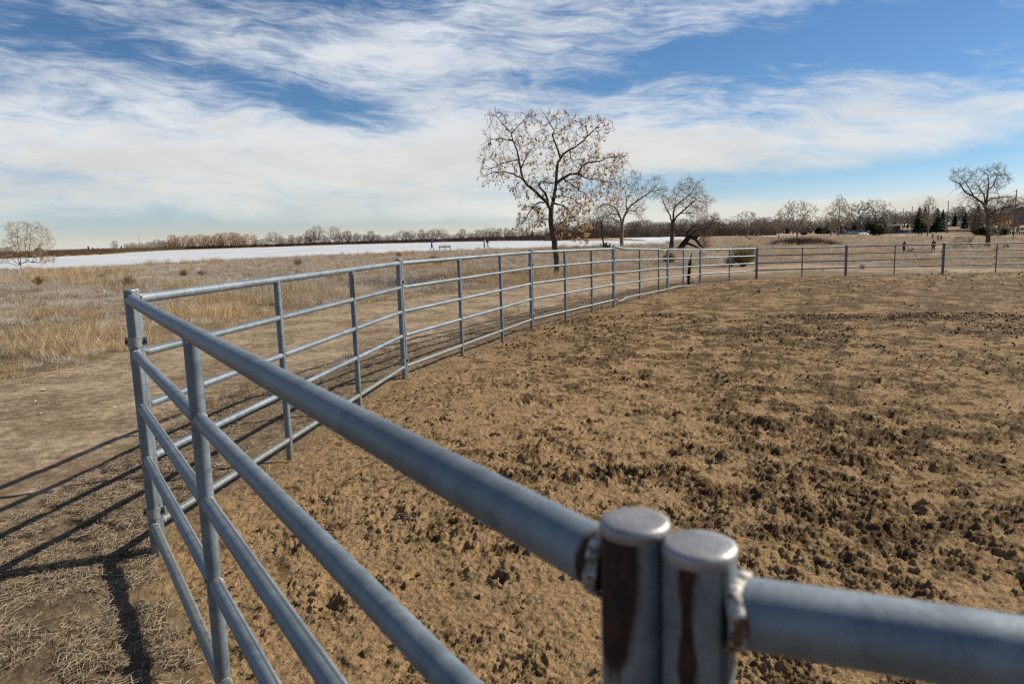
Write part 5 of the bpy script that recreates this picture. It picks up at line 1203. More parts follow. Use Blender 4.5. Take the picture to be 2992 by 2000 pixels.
def stones():
    rng = np.random.default_rng(21); m1 = simple('pale_grit', (.52, .47, .40), .8, 0, .25, 60)
    v = []; f = []; base = np.array([(1, 0, 0), (-1, 0, 0), (0, 1, 0), (0, -1, 0), (0, 0, 1), (0, 0, -1)], float); tri = np.array([(0, 2, 4), (2, 1, 4), (1, 3, 4), (3, 0, 4), (2, 0, 5), (1, 2, 5), (3, 1, 5), (0, 3, 5)])
    xs = np.array([p[0] for p in TRACK]); ys = np.array([p[1] for p in TRACK]); n = 60000; x = rng.uniform(-14, 8, n); y = rng.uniform(3, 30, n); m = inpoly(x, y, TRACK)
    w = .12 + .9 * np.exp(-((dline(x, y, TR_UP) - .8) / .9) ** 2); m &= rng.random(n) < w * .9; x, y = x[m], y[m]; s = rng.gamma(2.0, .0024, len(x)) + .002
    z = terr(x, y); q = base[None] * np.stack([s * rng.uniform(.7, 1.5, len(x)), s * rng.uniform(.7, 1.5, len(x)), s * rng.uniform(.4, .8, len(x))], 1)[:, None, :]; q += rng.normal(0, .18, q.shape) * s[:, None, None]; q += np.stack([x, y, z + s * .4], 1)[:, None, :]
    F_ = tri[None] + (np.arange(len(x)) * 6)[:, None, None]
    link('gravel', npmesh('gravel', q.reshape(-1, 3), F_.reshape(-1, 3), m1), kind='stuff', label='pale grit scattered over the dirt track', cat='gravel')
    # crumbs of turned soil standing proud in the arena
    m2 = simple('soil_crumbs', (.15, .092, .044), .95, 0, .5, 25)
    n = 90000; u_ = rng.random(n) < .92; x = np.where(u_, rng.uniform(-1.5, 12, n), rng.uniform(-1, 24, n)); y = np.where(u_, rng.uniform(1.2, 15, n), rng.uniform(9, 29, n)); m = inpoly(x, y, ARENA); dn = fbm(x * .55 + 3, y * .55, 4, 31) * .8 + fbm(x * 2.6, y * 2.6, 4, 71, .6) * .7; m &= (rng.random(n) < np.clip(.30 + dn * 1.1, .04, 1)); x, y = x[m], y[m]
    s = rng.gamma(2.0, .0024, len(x)) + .002; s *= 1 + np.clip((y - 8) / 10, 0, 2.2); z = terr(x, y) + fbm(x * .8, y * .8, 3, 3) * .03 + fbm(x * 4, y * 4, 3, 9) * .012
    q = base[None] * np.stack([s * rng.uniform(.7, 1.5, len(x)), s * rng.uniform(.7, 1.5, len(x)), s * rng.uniform(.6, 1.0, len(x))], 1)[:, None, :]; q += rng.normal(0, .3, q.shape) * s[:, None, None]; q += np.stack([x, y, z + .006 + s * .4], 1)[:, None, :]
    F_ = tri[None] + (np.arange(len(x)) * 6)[:, None, None]
    link('soil_crumbs', npmesh('soil_crumbs', q.reshape(-1, 3), F_.reshape(-1, 3), m2), kind='stuff', label='crumbs of dark turned soil over the arena sand', cat='soil')
stones()
# ---- rabbitbrush and other bushes one can tell apart
def brush(seed, m, n=170, spread=.95):
    rng = random.Random(seed); B = MB()
    for i in range(n):
        a = rng.uniform(0, 6.283); t = rng.uniform(0, spread); d = Vector((math.cos(a) * t, math.sin(a) * t, 1)).normalized(); L = rng.uniform(.6, 1.05) * (1.05 - t * .35); b0 = Vector((math.cos(a) * .05, math.sin(a) * .05, 0))
        p1 = b0 + d * L * .6 + V3r(rng, .03); p2 = p1 + (d + V3r(rng, .22)).normalized() * L * .4; B.tube([b0, p1, p2], [.010, .007, .004], 3, caps=False)
        for _ in range(4):
            q = p1.lerp(p2, rng.random()); e = (d + V3r(rng, .5)).normalized() * .13; s = e.cross(V3r(rng, 1)).normalized() * .008; B.add([q - s, q + s, q + e], [(0, 1, 2)])
    return mesh('brush_stems', B.v, B.f, m)
YEL = m_leafy('yellow_stems', (.22, .16, .060), (.52, .40, .17)); OLV = m_leafy('olive_stems', (.20, .165, .07), (.50, .42, .19)); DRK = m_leafy('dark_stems', (.12, .095, .07), (.34, .27, .19))
BR = {'y': [brush(1, YEL), brush(2, YEL)], 'o': [brush(3, OLV, 380), brush(4, OLV, 380)], 'd': [brush(5, DRK, 110), brush(6, DRK, 110)]}
for px, py, hp, k, lab in [(112, 834, 30, 'y', 'yellow green rabbitbrush in grass near the left edge'), (297, 818, 22, 'd', 'dark scrubby weed between two yellow bushes left of the corner post'), (377, 842, 40, 'y', 'golden bush right behind the near corner post cap'),
                           (537, 810, 24, 'y', 'yellow tinged tuft bush above the first long rail'), (590, 808, 22, 'd', 'grey scrubby tuft right of the yellow tuft bush'), (1279, 783, 34, 'y', 'yellow bush behind the second panel top rail'), (1262, 760, 14, 'y', 'small gold tuft left of the lakeside bench'),
                           (1955, 772, 34, 'o', 'olive yellow bush behind the dented panel'), (2172, 779, 62, 'o', 'large yellow green bush beside the dirt track'), (2135, 779, 34, 'd', 'dark low scrub left of the large yellow green bush'), (1166, 752, 16, 'y', 'small pale tuft above the second post joint'),
                           (2190, 702, 9, 'y', 'orange grass tuft in front of the crouching walkers'), (2520, 787, 16, 'd', 'dark low weed clump on the track verge behind the far fence'), (2960, 778, 12, 'y', 'low weed clump near the right edge behind the fence'),
                           (870, 778, 26, 'd', 'reddish weed stalks behind the second upright of the long rails')]:
    p = hit(px, py); h = hp * p.y / F; kk = BR[k][int(px) % 2]
    r = thing('bush', lab, 'bush', p, px * .3, None, (h * 1.25, h * 1.25, h)); link('stems', kk, r, kind='stuff')
# ================================================================== PEOPLE
MC = {}
def cloth(c, nm='cloth'):
    k = (nm, c)
    if k not in MC: MC[k] = simple(nm, c, .85, 0, .18, 9, .2)
    return MC[k]
SKIN = simple('skin', (.48, .28, .19), .6, 0, .08, 20)
HAIR = {'dark': simple('dark_hair', (.03, .02, .015), .7), 'brown': simple('brown_hair', (.12, .06, .03), .7)}
TMP = bpy.data.collections.new('work'); COL.children.link(TMP)
def skin_mesh(name, V, E_, zone, mats, levels=1):
    """grow one continuous surface round a skeleton; zone[i] = material slot of vertex i"""
    me = bpy.data.meshes.new(name); me.from_pydata([v[:3] for v in V], E_, []); ob = bpy.data.objects.new(name, me); TMP.objects.link(ob)
    sk = ob.modifiers.new('skin', 'SKIN'); sd = me.skin_vertices[0].data
    for i, v in enumerate(V): sd[i].radius = (v[3], v[4] if len(v) > 4 else v[3]); sd[i].use_root = (i == 0)
    sk.use_smooth_shade = True; sb = ob.modifiers.new('sub', 'SUBSURF'); sb.levels = levels; sb.render_levels = levels
    bpy.context.view_layer.update(); dg = bpy.context.evaluated_depsgraph_get()
    out = bpy.data.meshes.new_from_object(ob.evaluated_get(dg)); out.name = name
    bpy.data.objects.remove(ob); out.materials.clear()
    for m in mats: out.materials.append(m)
    P = [Vector(v[:3]) for v in V]
    for p in out.polygons:
        c = p.center; best = 1e9; z = 0
        for a, b in E_:
            A, B = P[a], P[b]; d = B - A; t = max(0, min(1, (c - A).dot(d) / max(d.dot(d), 1e-9))); q = (c - A - d * t).length / max(.02, V[a][3] * (1 - t) + V[b][3] * t)
            if q < best: best = q; z = zone[a] if t < .5 else zone[b]
        p.material_index = z
    return out
def person(label, pos, face, h=1.75, top=(.05, .05, .06), legs=(.03, .03, .04), shoes=(.05, .05, .05), stride=.28, arms='swing', lean=0.0, hair='dark', hat=None, pack=None, lower=None, group=None, low_top=None):
    """face: heading in radians, 0 looks away along +Y, clockwise; figure built 1.75 m tall"""
    s = stride
    V = [(0, 0, .93, .135, .10), (0, .0, 1.08, .125, .095), (0, .01 + lean * .3, 1.30, .165, .105), (0, .01 + lean * .5, 1.44, .13, .085), (0, .02 + lean * .6, 1.51, .052), (0, .03 + lean * .7, 1.58, .070, .075), (0, .035 + lean * .72, 1.66, .080, .092), (0, .03 + lean * .72, 1.735, .055, .065),   # 0-7 spine
         (-.10, 0, .88, .095), (-.105, s * .55, .50, .062), (-.10, s * .95 - .04, .10, .045), (-.10, s * .95 + .11, .045, .042),       # 8-11 left leg
         (.10, 0, .88, .095), (.105, -s * .15, .50, .062), (.10, -s * 1.05, .13, .045), (.10, -s * 1.05 + .13, .05, .042)]              # 12-15 right leg
    Ls, Rs = (-.185, .01 + lean * .45, 1.42), (.185, .01 + lean * .45, 1.42)
    if arms == 'face': L = [(-.25, .10, 1.20), (-.13, .26, 1.38), (-.07, .22, 1.50)]; R = [(.26, .08, 1.19), (.20, .26, 1.22), (.13, .34, 1.30)]
    elif arms == 'leash': L = [(-.24, -.05, 1.16), (-.24, .05, .94), (-.23, .08, .86)]; R = [(.25, .06, 1.17), (.28, .24, 1.02), (.28, .32, .97)]
    elif arms == 'pockets': L = [(-.27, -.05, 1.18), (-.22, .08, .98), (-.17, .12, .94)]; R = [(.27, -.05, 1.18), (.22, .08, .98), (.17, .12, .94)]
    else: L = [(-.245, -.10, 1.16), (-.26, -.02, .92), (-.255, .03, .83)]; R = [(.245, .08, 1.16), (.26, .20, .95), (.255, .25, .87)]
    for S_, A in ((Ls, L), (Rs, R)):
        A = [(a[0], a[1] + lean * .4, a[2]) for a in A]
        V += [(*S_, .062), (*A[0], .048), (*A[1], .037), (*A[2], .036)]
    E_ = [(0, 1), (1, 2), (2, 3), (3, 4), (4, 5), (5, 6), (6, 7), (0, 8), (8, 9), (9, 10), (10, 11), (0, 12), (12, 13), (13, 14), (14, 15), (3, 16), (16, 17), (17, 18), (18, 19), (3, 20), (20, 21), (21, 22), (22, 23)]
    Z = [1, 0, 0, 0, 2, 2, 2, 2, 1, 1, 1, 3, 1, 1, 1, 3, 0, 0, 0, 2, 0, 0, 0, 2]
    if low_top: Z[1] = 4
    mats = [cloth(top, 'jacket'), cloth(legs, 'trousers'), SKIN, cloth(shoes, 'shoes')] + ([cloth(low_top, 'shirt')] if low_top else [])
    k = h / 1.75
    root = thing('person', label, 'person', pos, -face, group, k)
    link('body', skin_mesh('body', V, E_, Z, mats), root)
    hc = Vector((0, .03 + lean * .72, 1.665))
    def shell(c, rx, ry, rz, lo, m, nm):
        b = MB(); v = []; n = 12; rows = 6
        for i in range(rows + 1):
            t = lo + (math.pi / 2 - lo) * i / rows
            for j in range(n): a = 6.2832 * j / n; v.append((c[0] + math.cos(a) * math.cos(t) * rx, c[1] + math.sin(a) * math.cos(t) * ry, c[2] + math.sin(t) * rz))
        f = [(i * n + j, i * n + (j + 1) % n, (i + 1) * n + (j + 1) % n, (i + 1) * n + j) for i in range(rows) for j in range(n)]; b.add(v, f); b.build(nm, m, root, True)
    if hat: shell(hc + Vector((0, -.005, .01)), .104, .118, .125, -.15, cloth(hat, 'hat'), 'hat')
    else: shell(hc + Vector((0, -.022, .0)), .094, .106, .108, -.45, HAIR[hair], 'hair')
    b = MB(); b.add([(hc.x - .014, hc.y + .088, hc.z + .0), (hc.x + .014, hc.y + .088, hc.z + .0), (hc.x, hc.y + .118, hc.z - .022), (hc.x, hc.y + .085, hc.z - .03)], [(0, 1, 2), (0, 2, 3), (1, 3, 2)]); b.build('nose', SKIN, root)
    if pack:
        b = MB(); b.box((0, -.20, 1.24), (.33, .20, .50), taper=.82); b.box((0, -.31, 1.14), (.24, .06, .26), taper=.85); b.build('backpack', cloth(pack, 'backpack'), root)
        for q in (-1, 1): w = MB(); w.tube([(q * .11, -.10, 1.46), (q * .125, .05, 1.50), (q * .13, .125, 1.36), (q * .15, .06, 1.08), (q * .14, -.10, 1.02)], .016, 5); w.build('strap', cloth(pack, 'backpack'), root)
    return root
R90 = math.pi / 2
def feet(px, Y): return on(px, Y)
person('lakeside walker in a blue jacket and black trousers holding both hands to the face', feet(1260.5, 106), R90, 1.80, (.02, .10, .42), (.012, .012, .015), stride=.30, arms='face', hair='dark', lean=.06)
person('lakeside walker in a white jacket and black leggings right of the bench', feet(1414, 107), R90 * .8, 1.62, (.72, .68, .60), (.012, .012, .015), (.6, .6, .6), stride=.22, hair='brown', lean=.14)
person('lakeside walker in a navy top and pale trousers beside the white jacket', feet(1424, 107.4), R90 * .8, 1.72, (.015, .02, .14), (.55, .50, .45), (.1, .1, .1), stride=.26, hair='dark')
dogw = person('dog walker with a bright yellow cap, dark jacket and blue jeans behind the fence', feet(2645, 90), R90 * .75, 1.76, (.03, .03, .032), (.03, .05, .09), (.03, .03, .03), stride=.10, arms='leash', hat=(.80, .62, .02), low_top=(.22, .20, .15), lean=.05)
person('walker seen from behind with a dark red backpack on the grass path', feet(2731, 94), .12, 1.74, (.014, .014, .018), (.015, .015, .02), (.5, .48, .45), stride=.16, hair='brown', pack=(.30, .012, .012))
GWK = 'walkers coming down the grass path'
person('walker in a bright yellow green jacket, left of the two in yellow', feet(2743, 177), math.pi, 1.78, (.42, .40, .03), (.08, .02, .02), stride=.12, hair='brown', group=GWK)
person('walker in a mustard brown jacket, right of the two in yellow', feet(2752, 177), math.pi, 1.72, (.36, .20, .03), (.05, .02, .02), stride=.12, hair='dark', group=GWK)
person('lone walker in a navy jacket and pale blue jeans left of the yellow jackets', feet(2727, 190), math.pi, 1.74, (.015, .025, .05), (.16, .20, .28), stride=.14, arms='pockets', group=GWK)
person('left of the pair of walkers all in black below the big spruces', feet(2686, 252), math.pi, 1.72, (.012, .012, .014), (.05, .045, .04), stride=.12, group=GWK)
person('right of the pair of walkers all in black below the big spruces', feet(2694, 250), math.pi, 1.74, (.012, .012, .014), (.02, .02, .022), stride=.14, group=GWK)
person('small distant figure in black standing beneath the left big spruce', feet(2677, 300), math.pi, 1.7, (.01, .01, .012), (.02, .02, .02), stride=.05)
GCR = 'walkers on the meadow path left of the purple thicket'
for px, Y, h, tp, lg, lab, ex in [(2134.5, 255, 1.45, (.02, .012, .012), (.02, .02, .02), 'leftmost meadow walker, all in dark clothes', {}), (2154, 250, 1.45, (.62, .64, .68), (.20, .19, .18), 'meadow walker in a white top beside a dark clad one', {}),
                              (2159.5, 253, 1.55, (.01, .01, .014), (.10, .09, .09), 'dark clad meadow walker just right of a white top', {'lean': .1}), (2178.5, 245, 1.6, (.01, .01, .014), (.015, .015, .02), 'dark clad meadow walker under the big round bare tree', {'lean': .15}),
                              (2184.5, 245, 1.55, (.75, .78, .82), (.012, .012, .015), 'meadow walker in white top and black trousers under the big round tree', {}), (2204.5, 242, 1.6, (.62, .60, .58), (.01, .01, .015), 'rightmost white topped meadow walker', {'lean': .1}),
                              (2210, 243, 1.55, (.015, .015, .02), (.25, .23, .22), 'rightmost meadow walker carrying a black backpack', {'pack': (.01, .01, .012)}),
                              (1923, 300, 1.7, (.06, .02, .015), (.02, .02, .02), 'tiny dark figure at the edge of the wood, right of the lake', {}), (1972, 290, 1.5, (.60, .50, .48), (.15, .1, .1), 'tiny pale figure at the wood edge behind the forked tree', {})]:
    person(lab, feet(px, Y), R90 * (1 if px < 2180 else -1), h, tp, lg, stride=.18, group=GCR if px > 2000 else None, **ex)
# ---- dog on a lead
def dog(pos, face):
    V = [(0, -.28, .50, .105, .12), (0, 0, .50, .10, .12), (0, .25, .52, .115, .14), (0, .40, .64, .07), (0, .50, .76, .065), (0, .60, .75, .045), (0, .68, .73, .028),
         (0, -.38, .56, .03), (0, -.50, .66, .025), (0, -.58, .76, .02)]
    E_ = [(0, 1), (1, 2), (2, 3), (3, 4), (4, 5), (5, 6), (0, 7), (7, 8), (8, 9)]; Z = [0] * 10
    for sx in (-1, 1):
        i = len(V); V += [(sx * .075, .26, .40, .05), (sx * .08, .25 + sx * .04, .20, .030), (sx * .08, .27 + sx * .07, .03, .026), (sx * .08, .31 + sx * .07, .02, .024)]; E_ += [(2, i), (i, i + 1), (i + 1, i + 2), (i + 2, i + 3)]; Z += [0, 0, 1, 1]
        i = len(V); V += [(sx * .08, -.22, .38, .065), (sx * .085, -.38 - sx * .03, .22, .034), (sx * .085, -.33 - sx * .05, .04, .026), (sx * .085, -.28 - sx * .05, .02, .024)]; E_ += [(0, i), (i, i + 1), (i + 1, i + 2), (i + 2, i + 3)]; Z += [0, 0, 1, 1]
    root = thing('dog', 'black dog with white paws on a lead beside the yellow capped walker', 'dog', pos, -face)
    link('body', skin_mesh('body', V, E_, Z, [cloth((.012, .012, .012), 'black_fur'), cloth((.55, .50, .42), 'white_fur')]), root)
    for sx in (-1, 1): b = MB(); b.add([(sx * .02, .47, .81), (sx * .06, .46, .80), (sx * .045, .47, .88), (sx * .035, .44, .80)], [(0, 1, 2), (0, 2, 3), (1, 3, 2)]); b.build('ear', cloth((.012, .012, .012), 'black_fur'), root)
    return root
dg_ = dog(feet(2663, 90.5), R90 * .8)
def lead():
    a = dogw.matrix_world if False else None; p = Vector(dogw.location); q = Vector(dg_.location); f = R90 * .75; hand = p + Vector((math.cos(f) * .28 + math.sin(f) * .32, -math.sin(f) * .28 + math.cos(f) * .32, .97)); n = q + Vector((math.sin(R90 * .8) * .36, math.cos(R90 * .8) * .36, .66))
    b = MB(); b.tube([hand, hand.lerp(n, .5) - Vector((0, 0, .08)), n], .012, 5); tag = b.build('dog_lead', cloth((.05, .05, .05), 'lead')); tag['label'] = 'thin dark lead between the yellow capped walker and the dog'; tag['category'] = 'dog lead'
lead()
# ================================================================== STREET FURNITURE, VEHICLES, BUILDINGS
STEEL = simple('dark_painted_steel', (.035, .038, .040), .5, .3); SLAT = simple('pale_bench_slats', (.42, .38, .30), .7)
WOODM = m_bark('weathered_pole_wood', (.10, .075, .055), (.27, .22, .17)); WOODD = m_bark('dark_fence_wood', (.040, .030, .024), (.12, .09, .07))
def bench():
    p = on(1298, 105.5); root = thing('bench', 'park bench with three leg frames facing the frozen lake', 'bench', p, -.10)
    for x in (-.80, 0, .80):
        b = MB(); b.tube([(x, -.02, 0), (x, -.02, .42)], .025, 6); b.tube([(x, .42, 0), (x, .42, .42)], .025, 6); b.tube([(x, .45, .42), (x, -.02, .42), (x, -.10, .76), (x, -.14, .80)], .025, 6); b.build('leg', STEEL, root)
    for x in (-.84, .84): b = MB(); b.tube([(x, -.06, .60), (x, .15, .66), (x, .42, .64), (x, .47, .55), (x, .44, .42)], .022, 6); b.build('armrest', STEEL, root)
    for i in range(6): b = MB(); b.box((0, .02 + i * .08, .445), (1.66, .055, .022)); b.build('seat_slat', SLAT, root)
    for z, y in ((.50, -.035), (.78, -.115)): b = MB(); b.box((0, y, z), (1.68, .03, .05)); b.build('back_rail', STEEL, root)
    for i in range(3): b = MB(); b.box((0, -.05 - i * .02, .56 + i * .07), (1.62, .018, .04)); b.build('back_slat', SLAT, root)
bench()
GLASS = simple('dark_window_glass', (.02, .025, .03), .12, 0, .05, 3, .6); TYRE = simple('tyre_rubber', (.018, .018, .018), .8); RIM = simple('alloy_rim', (.38, .38, .39), .35, .7); LAMP = simple('lamp_lens', (.55, .50, .45), .2); LAMPR = simple('tail_lamp_lens', (.30, .02, .015), .3); CHROME = simple('plate_trim', (.5, .5, .5), .3, .6)
PAINT = {}
def paint(c):
    if c not in PAINT:
        m = simple('car_paint', c, .28, .15, .04, 2, .6); PAINT[c] = m
    return PAINT[c]
CARP = {'sedan': dict(L=4.6, prof=[(-2.25, .35), (-2.30, .62), (-2.22, .92), (-1.60, .98), (-1.05, 1.36), (-.35, 1.45), (.35, 1.42), (1.05, 1.02), (1.95, .88), (2.26, .72), (2.30, .40)], win=[[(-1.42, 1.0), (-1.0, 1.31), (-.42, 1.38), (-.38, 1.0)], [(-.30, 1.0), (-.28, 1.38), (.30, 1.36), (.86, 1.02)]]),
        'suv': dict(L=4.7, prof=[(-2.28, .42), (-2.34, .80), (-2.24, 1.08), (-2.05, 1.62), (-1.6, 1.74), (.1, 1.74), (.45, 1.68), (1.05, 1.14), (2.0, 1.04), (2.30, .85), (2.34, .48)], win=[[(-2.0, 1.14), (-1.88, 1.56), (-1.20, 1.62), (-1.16, 1.14)], [(-1.08, 1.14), (-1.1, 1.62), (-.38, 1.63), (-.36, 1.14)], [(-.28, 1.14), (-.28, 1.63), (.36, 1.60), (.88, 1.14)]])}
def make_car(kind, c):
    d = CARP[kind]; W_ = .90; P_ = d['prof']; root = thing('parked_car', 'car', 'car', (0, 0, 0)); b = MB()
    # lower outline with wheel arches
    low = []
    for wx in (-1.38, 1.40):
        for i in range(9): a = math.pi - math.pi * i / 8; low.append((wx + math.cos(a) * .40, .30 + math.sin(a) * .38))
    low = [(-2.0, .24)] + low[:9] + [(0, .22)] + low[9:] + [(2.05, .24)]
    out = P_[::1] + low[::-1]
    def wdt(z): return W_ * (1.0 if z < 1.0 else 1.0 - (z - 1.0) * .30)
    n = len(out); v = [(x, -wdt(z), z) for x, z in out] + [(x, wdt(z), z) for x, z in out]
    f = [tuple(range(n)), tuple(range(2 * n - 1, n - 1, -1))] + [(i, i + n, (i + 1) % n + n, (i + 1) % n) for i in range(n)]
    b.add(v, f); me = b.build('body', paint(c), root)
    for w in d['win']:
        for s in (-1, 1):
            g = MB(); q = [(x, s * (wdt(z) + .012), z) for x, z in w] + [(x, s * (wdt(z) - .03), z) for x, z in w]; k = len(w); g.add(q, [tuple(range(k)), tuple(range(2 * k - 1, k - 1, -1))] + [(i, (i + 1) % k, (i + 1) % k + k, i + k) for i in range(k)]); g.build('window', GLASS, root)
    for (x0, z0), (x1, z1) in (((P_[6][0] + .02, P_[6][1] - .04), (P_[7][0] - .05, P_[7][1] + .04)), ((P_[4][0] - .03, P_[4][1] - .05), (P_[3][0] + .05 if kind == 'sedan' else P_[2][0] - .0, P_[3][1] + .03 if kind == 'sedan' else P_[2][1] + .06))):
        g = MB(); dx, dz_ = (.03 if x1 > x0 else -.03), .03; g.add([(x0, -.68, z0), (x0, .68, z0), (x1, .78, z1), (x1, -.78, z1), (x0 + dx, -.68, z0 + dz_), (x0 + dx, .68, z0 + dz_), (x1 + dx, .78, z1 + dz_), (x1 + dx, -.78, z1 + dz_)], [(0, 1, 2, 3), (7, 6, 5, 4), (0, 4, 5, 1), (1, 5, 6, 2), (2, 6, 7, 3), (3, 7, 4, 0)]); g.build('windscreen', GLASS, root)
    for wx in (-1.38, 1.40):
        for s in (-1, 1):
            t = MB(); t.tube([(wx, s * .70, .33), (wx, s * .92, .33)], .33, 16); ob = t.build('wheel', TYRE, root); r = MB(); r.tube([(wx, s * .90, .33), (wx, s * .93, .33)], .20, 10); r.build('rim', RIM, ob)
    for s in (-1, 1):
        g = MB(); g.box((P_[-2][0] - .02, s * .66, P_[-2][1] - .02), (.10, .34, .14)); g.build('headlight', LAMP, root); g = MB(); g.box((P_[1][0] + .01, s * .70, P_[1][1] + .10), (.10, .26, .20)); g.build('tail_light', LAMPR, root)
        g = MB(); g.box((.72, s * .98, 1.08), (.16, .14, .12)); g.build('mirror', paint(c), root)
    g = MB(); g.box((2.30, 0, .42), (.08, 1.6, .14)); g.build('bumper', CHROME, root); g = MB(); g.box((-2.30, 0, .45), (.08, 1.6, .14)); g.build('bumper', CHROME, root)
    return root
PROTO = {}
def car(kind, c, px, Y, rz, label, group='vehicles in the car park'):
    p = on(px, Y)
    if (kind, c) not in PROTO: r = make_car(kind, c); PROTO[kind, c] = r; r.location = p; r.rotation_euler = (0, 0, rz); r['label'] = label; r['group'] = group
    else: r = dup(PROTO[kind, c], p, rz, label, group)
    r['category'] = 'car'
SILV, WHT, BLK, DBL, BLU, GRY = (.52, .54, .55), (.78, .79, .80), (.02, .02, .022), (.02, .035, .10), (.05, .10, .22), (.16, .17, .19)
for kind, c, px, Y, rz, lab in [('suv', SILV, 2495, 322, math.pi, 'silver estate style car side on, nearest in the car park'), ('sedan', SILV, 2476, 331, 2.5, 'silver saloon angled behind the nearest silver car'), ('sedan', BLU, 2468, 338, 2.5, 'mid blue saloon in the angled row of parked cars'),
    ('sedan', DBL, 2461, 346, 2.5, 'dark blue saloon at the far left of the angled row'), ('suv', WHT, 2457, 358, 2.6, 'white van like car at the back left of the car park'), ('sedan', BLK, 2480, 345, 2.6, 'black saloon in the angled row of parked cars'), ('suv', WHT, 2497, 344, 1.8, 'white car seen end on behind the nearest silver car'),
    ('sedan', GRY, 2487, 356, 2.7, 'dark grey saloon at the back of the car park'), ('sedan', BLU, 2525, 360, .2, 'blue car left of the round dark juniper'), ('suv', DBL, 2533, 366, .1, 'dark blue tall car left of the round dark juniper'), ('sedan', WHT, 2541, 358, 1.4, 'white car end touching the round dark juniper'),
    ('suv', DBL, 2632, 338, .15, 'dark blue tall car right of the shelter building'), ('sedan', WHT, 2623, 366, .1, 'white car roof behind the shelter building'), ('sedan', WHT, 2663, 372, .1, 'white car left of the two big spruces'), ('sedan', SILV, 2645, 362, .2, 'silver car right of the dark blue tall car'),
    ('sedan', WHT, 2695, 352, .2, 'white car between the trunks of the big spruces'), ('suv', WHT, 2719, 356, .1, 'white car seen beside the pale birch like tree')]:
    car(kind, c, px, Y, rz, lab)
for kind, c, px, Y, rz, lab in [('sedan', WHT, 2775, 500, .1, 'white saloon on the road right of the big spruces'), ('suv', BLK, 2758, 505, .1, 'black car on the road touching the right big spruce'), ('sedan', WHT, 2932, 420, .1, 'small white car right of the wide cottonwood trunk'), ('sedan', (.50, .36, .10), 2992, 330, .1, 'tan yellow car cut by the right edge of the picture'), ('suv', DBL, 2966, 400, .1, 'dark blue car under the rusty thicket tree')]:
    car(kind, c, px, Y, rz, lab, 'vehicles on the road')
def slab(name, pts, h, m, zadd=.0):
    vs = [Vector((p.x, p.y, p.z + zadd)) for p in pts]; n = len(vs); v = [(q.x, q.y, q.z + h) for q in vs] + [(q.x, q.y, q.z - .6) for q in vs]
    link(name, mesh(name, v, [tuple(range(n)), tuple(range(2 * n - 1, n - 1, -1))] + [(i, i + n, (i + 1) % n + n, (i + 1) % n) for i in range(n)][::1], m), kind='structure')
ASPH = simple('asphalt', (.060, .060, .062), .9, 0, .2, 1.5)
slab('car_park', [on(2440, 316), on(2575, 316), on(2720, 332), on(2735, 380), on(2440, 385)], .02, ASPH)
slab('road', [on(2700, 488), on(2840, 470), on(3080, 300), on(3100, 325), on(2850, 500), on(2700, 518)], .03, ASPH)
def snowbank(px0, px1, Y, h, label):
    rng = random.Random(int(px0)); B = MB(); a, b = on(px0, Y), on(px1, Y); n = 26; v = []; m = 7
    for i in range(n):
        t = i / (n - 1); c = a.lerp(b, t); hh = h * (math.sin(math.pi * t) ** .6) * rng.uniform(.6, 1.1) + .02
        for j in range(m): u = j / (m - 1) * 2 - 1; v.append((c.x, c.y + u * 1.6, tz(c.x, c.y + u * 1.6) - .3 + (hh + .35) * max(0, 1 - u * u) ** .6 * rng.uniform(.9, 1.1)))
    B.add(v, [(i * m + j, (i + 1) * m + j, (i + 1) * m + j + 1, i * m + j + 1) for i in range(n - 1) for j in range(m - 1)]); B.build('snow_bank', simple('old_snow', (.80, .83, .88), .8, 0, .06, 2), None, True, label=label, cat='snow bank')
snowbank(2506, 2541, 312, .95, 'ploughed snow bank between the silver car and the round juniper')
def mobile_home():
    p = on(2817, 470); root = thing('travel_trailer', 'white travel trailer with dark windows parked by the road', 'trailer', p, .08); w = simple('trailer_white', (.62, .63, .62), .5)
    b = MB(); v = [(-4.0, 1.0), (-4.1, 1.6), (-4.0, 2.9), (-3.6, 3.15), (3.9, 3.45), (4.0, 3.2), (4.0, .55), (-2.6, .55), (-2.9, 1.0)]; n = len(v); b.add([(x, -1.2, z) for x, z in v] + [(x, 1.2, z) for x, z in v], [tuple(range(n)), tuple(range(2 * n - 1, n - 1, -1))] + [(i, i + n, (i + 1) % n + n, (i + 1) % n) for i in range(n)]); b.build('body', w, root)
    for x, l in ((-2.6, .7), (-1.0, .9), (1.2, 1.7), (3.2, .6)): b = MB(); b.box((x, -1.22, 2.2), (l, .05, .75)); b.build('window', GLASS, root)
    b = MB(); b.box((.2, -1.22, 1.85), (.7, .05, 1.9)); b.build('door', simple('trailer_door', (.5, .5, .5), .5), root); b = MB(); b.box((0, -1.225, 1.25), (7.6, .03, .14)); b.build('stripe', BLU and simple('stripe', (.12, .16, .22), .5), root); b = MB(); b.box((1.6, 0, 3.55), (1.3, .9, .3), taper=.8); b.build('roof_unit', w, root)
    for x in (.9, 1.8):
        for s in (-1, 1): b = MB(); b.tube([(x, s * .95, .38), (x, s * 1.2, .38)], .38, 12); b.build('wheel', TYRE, root)
mobile_home()
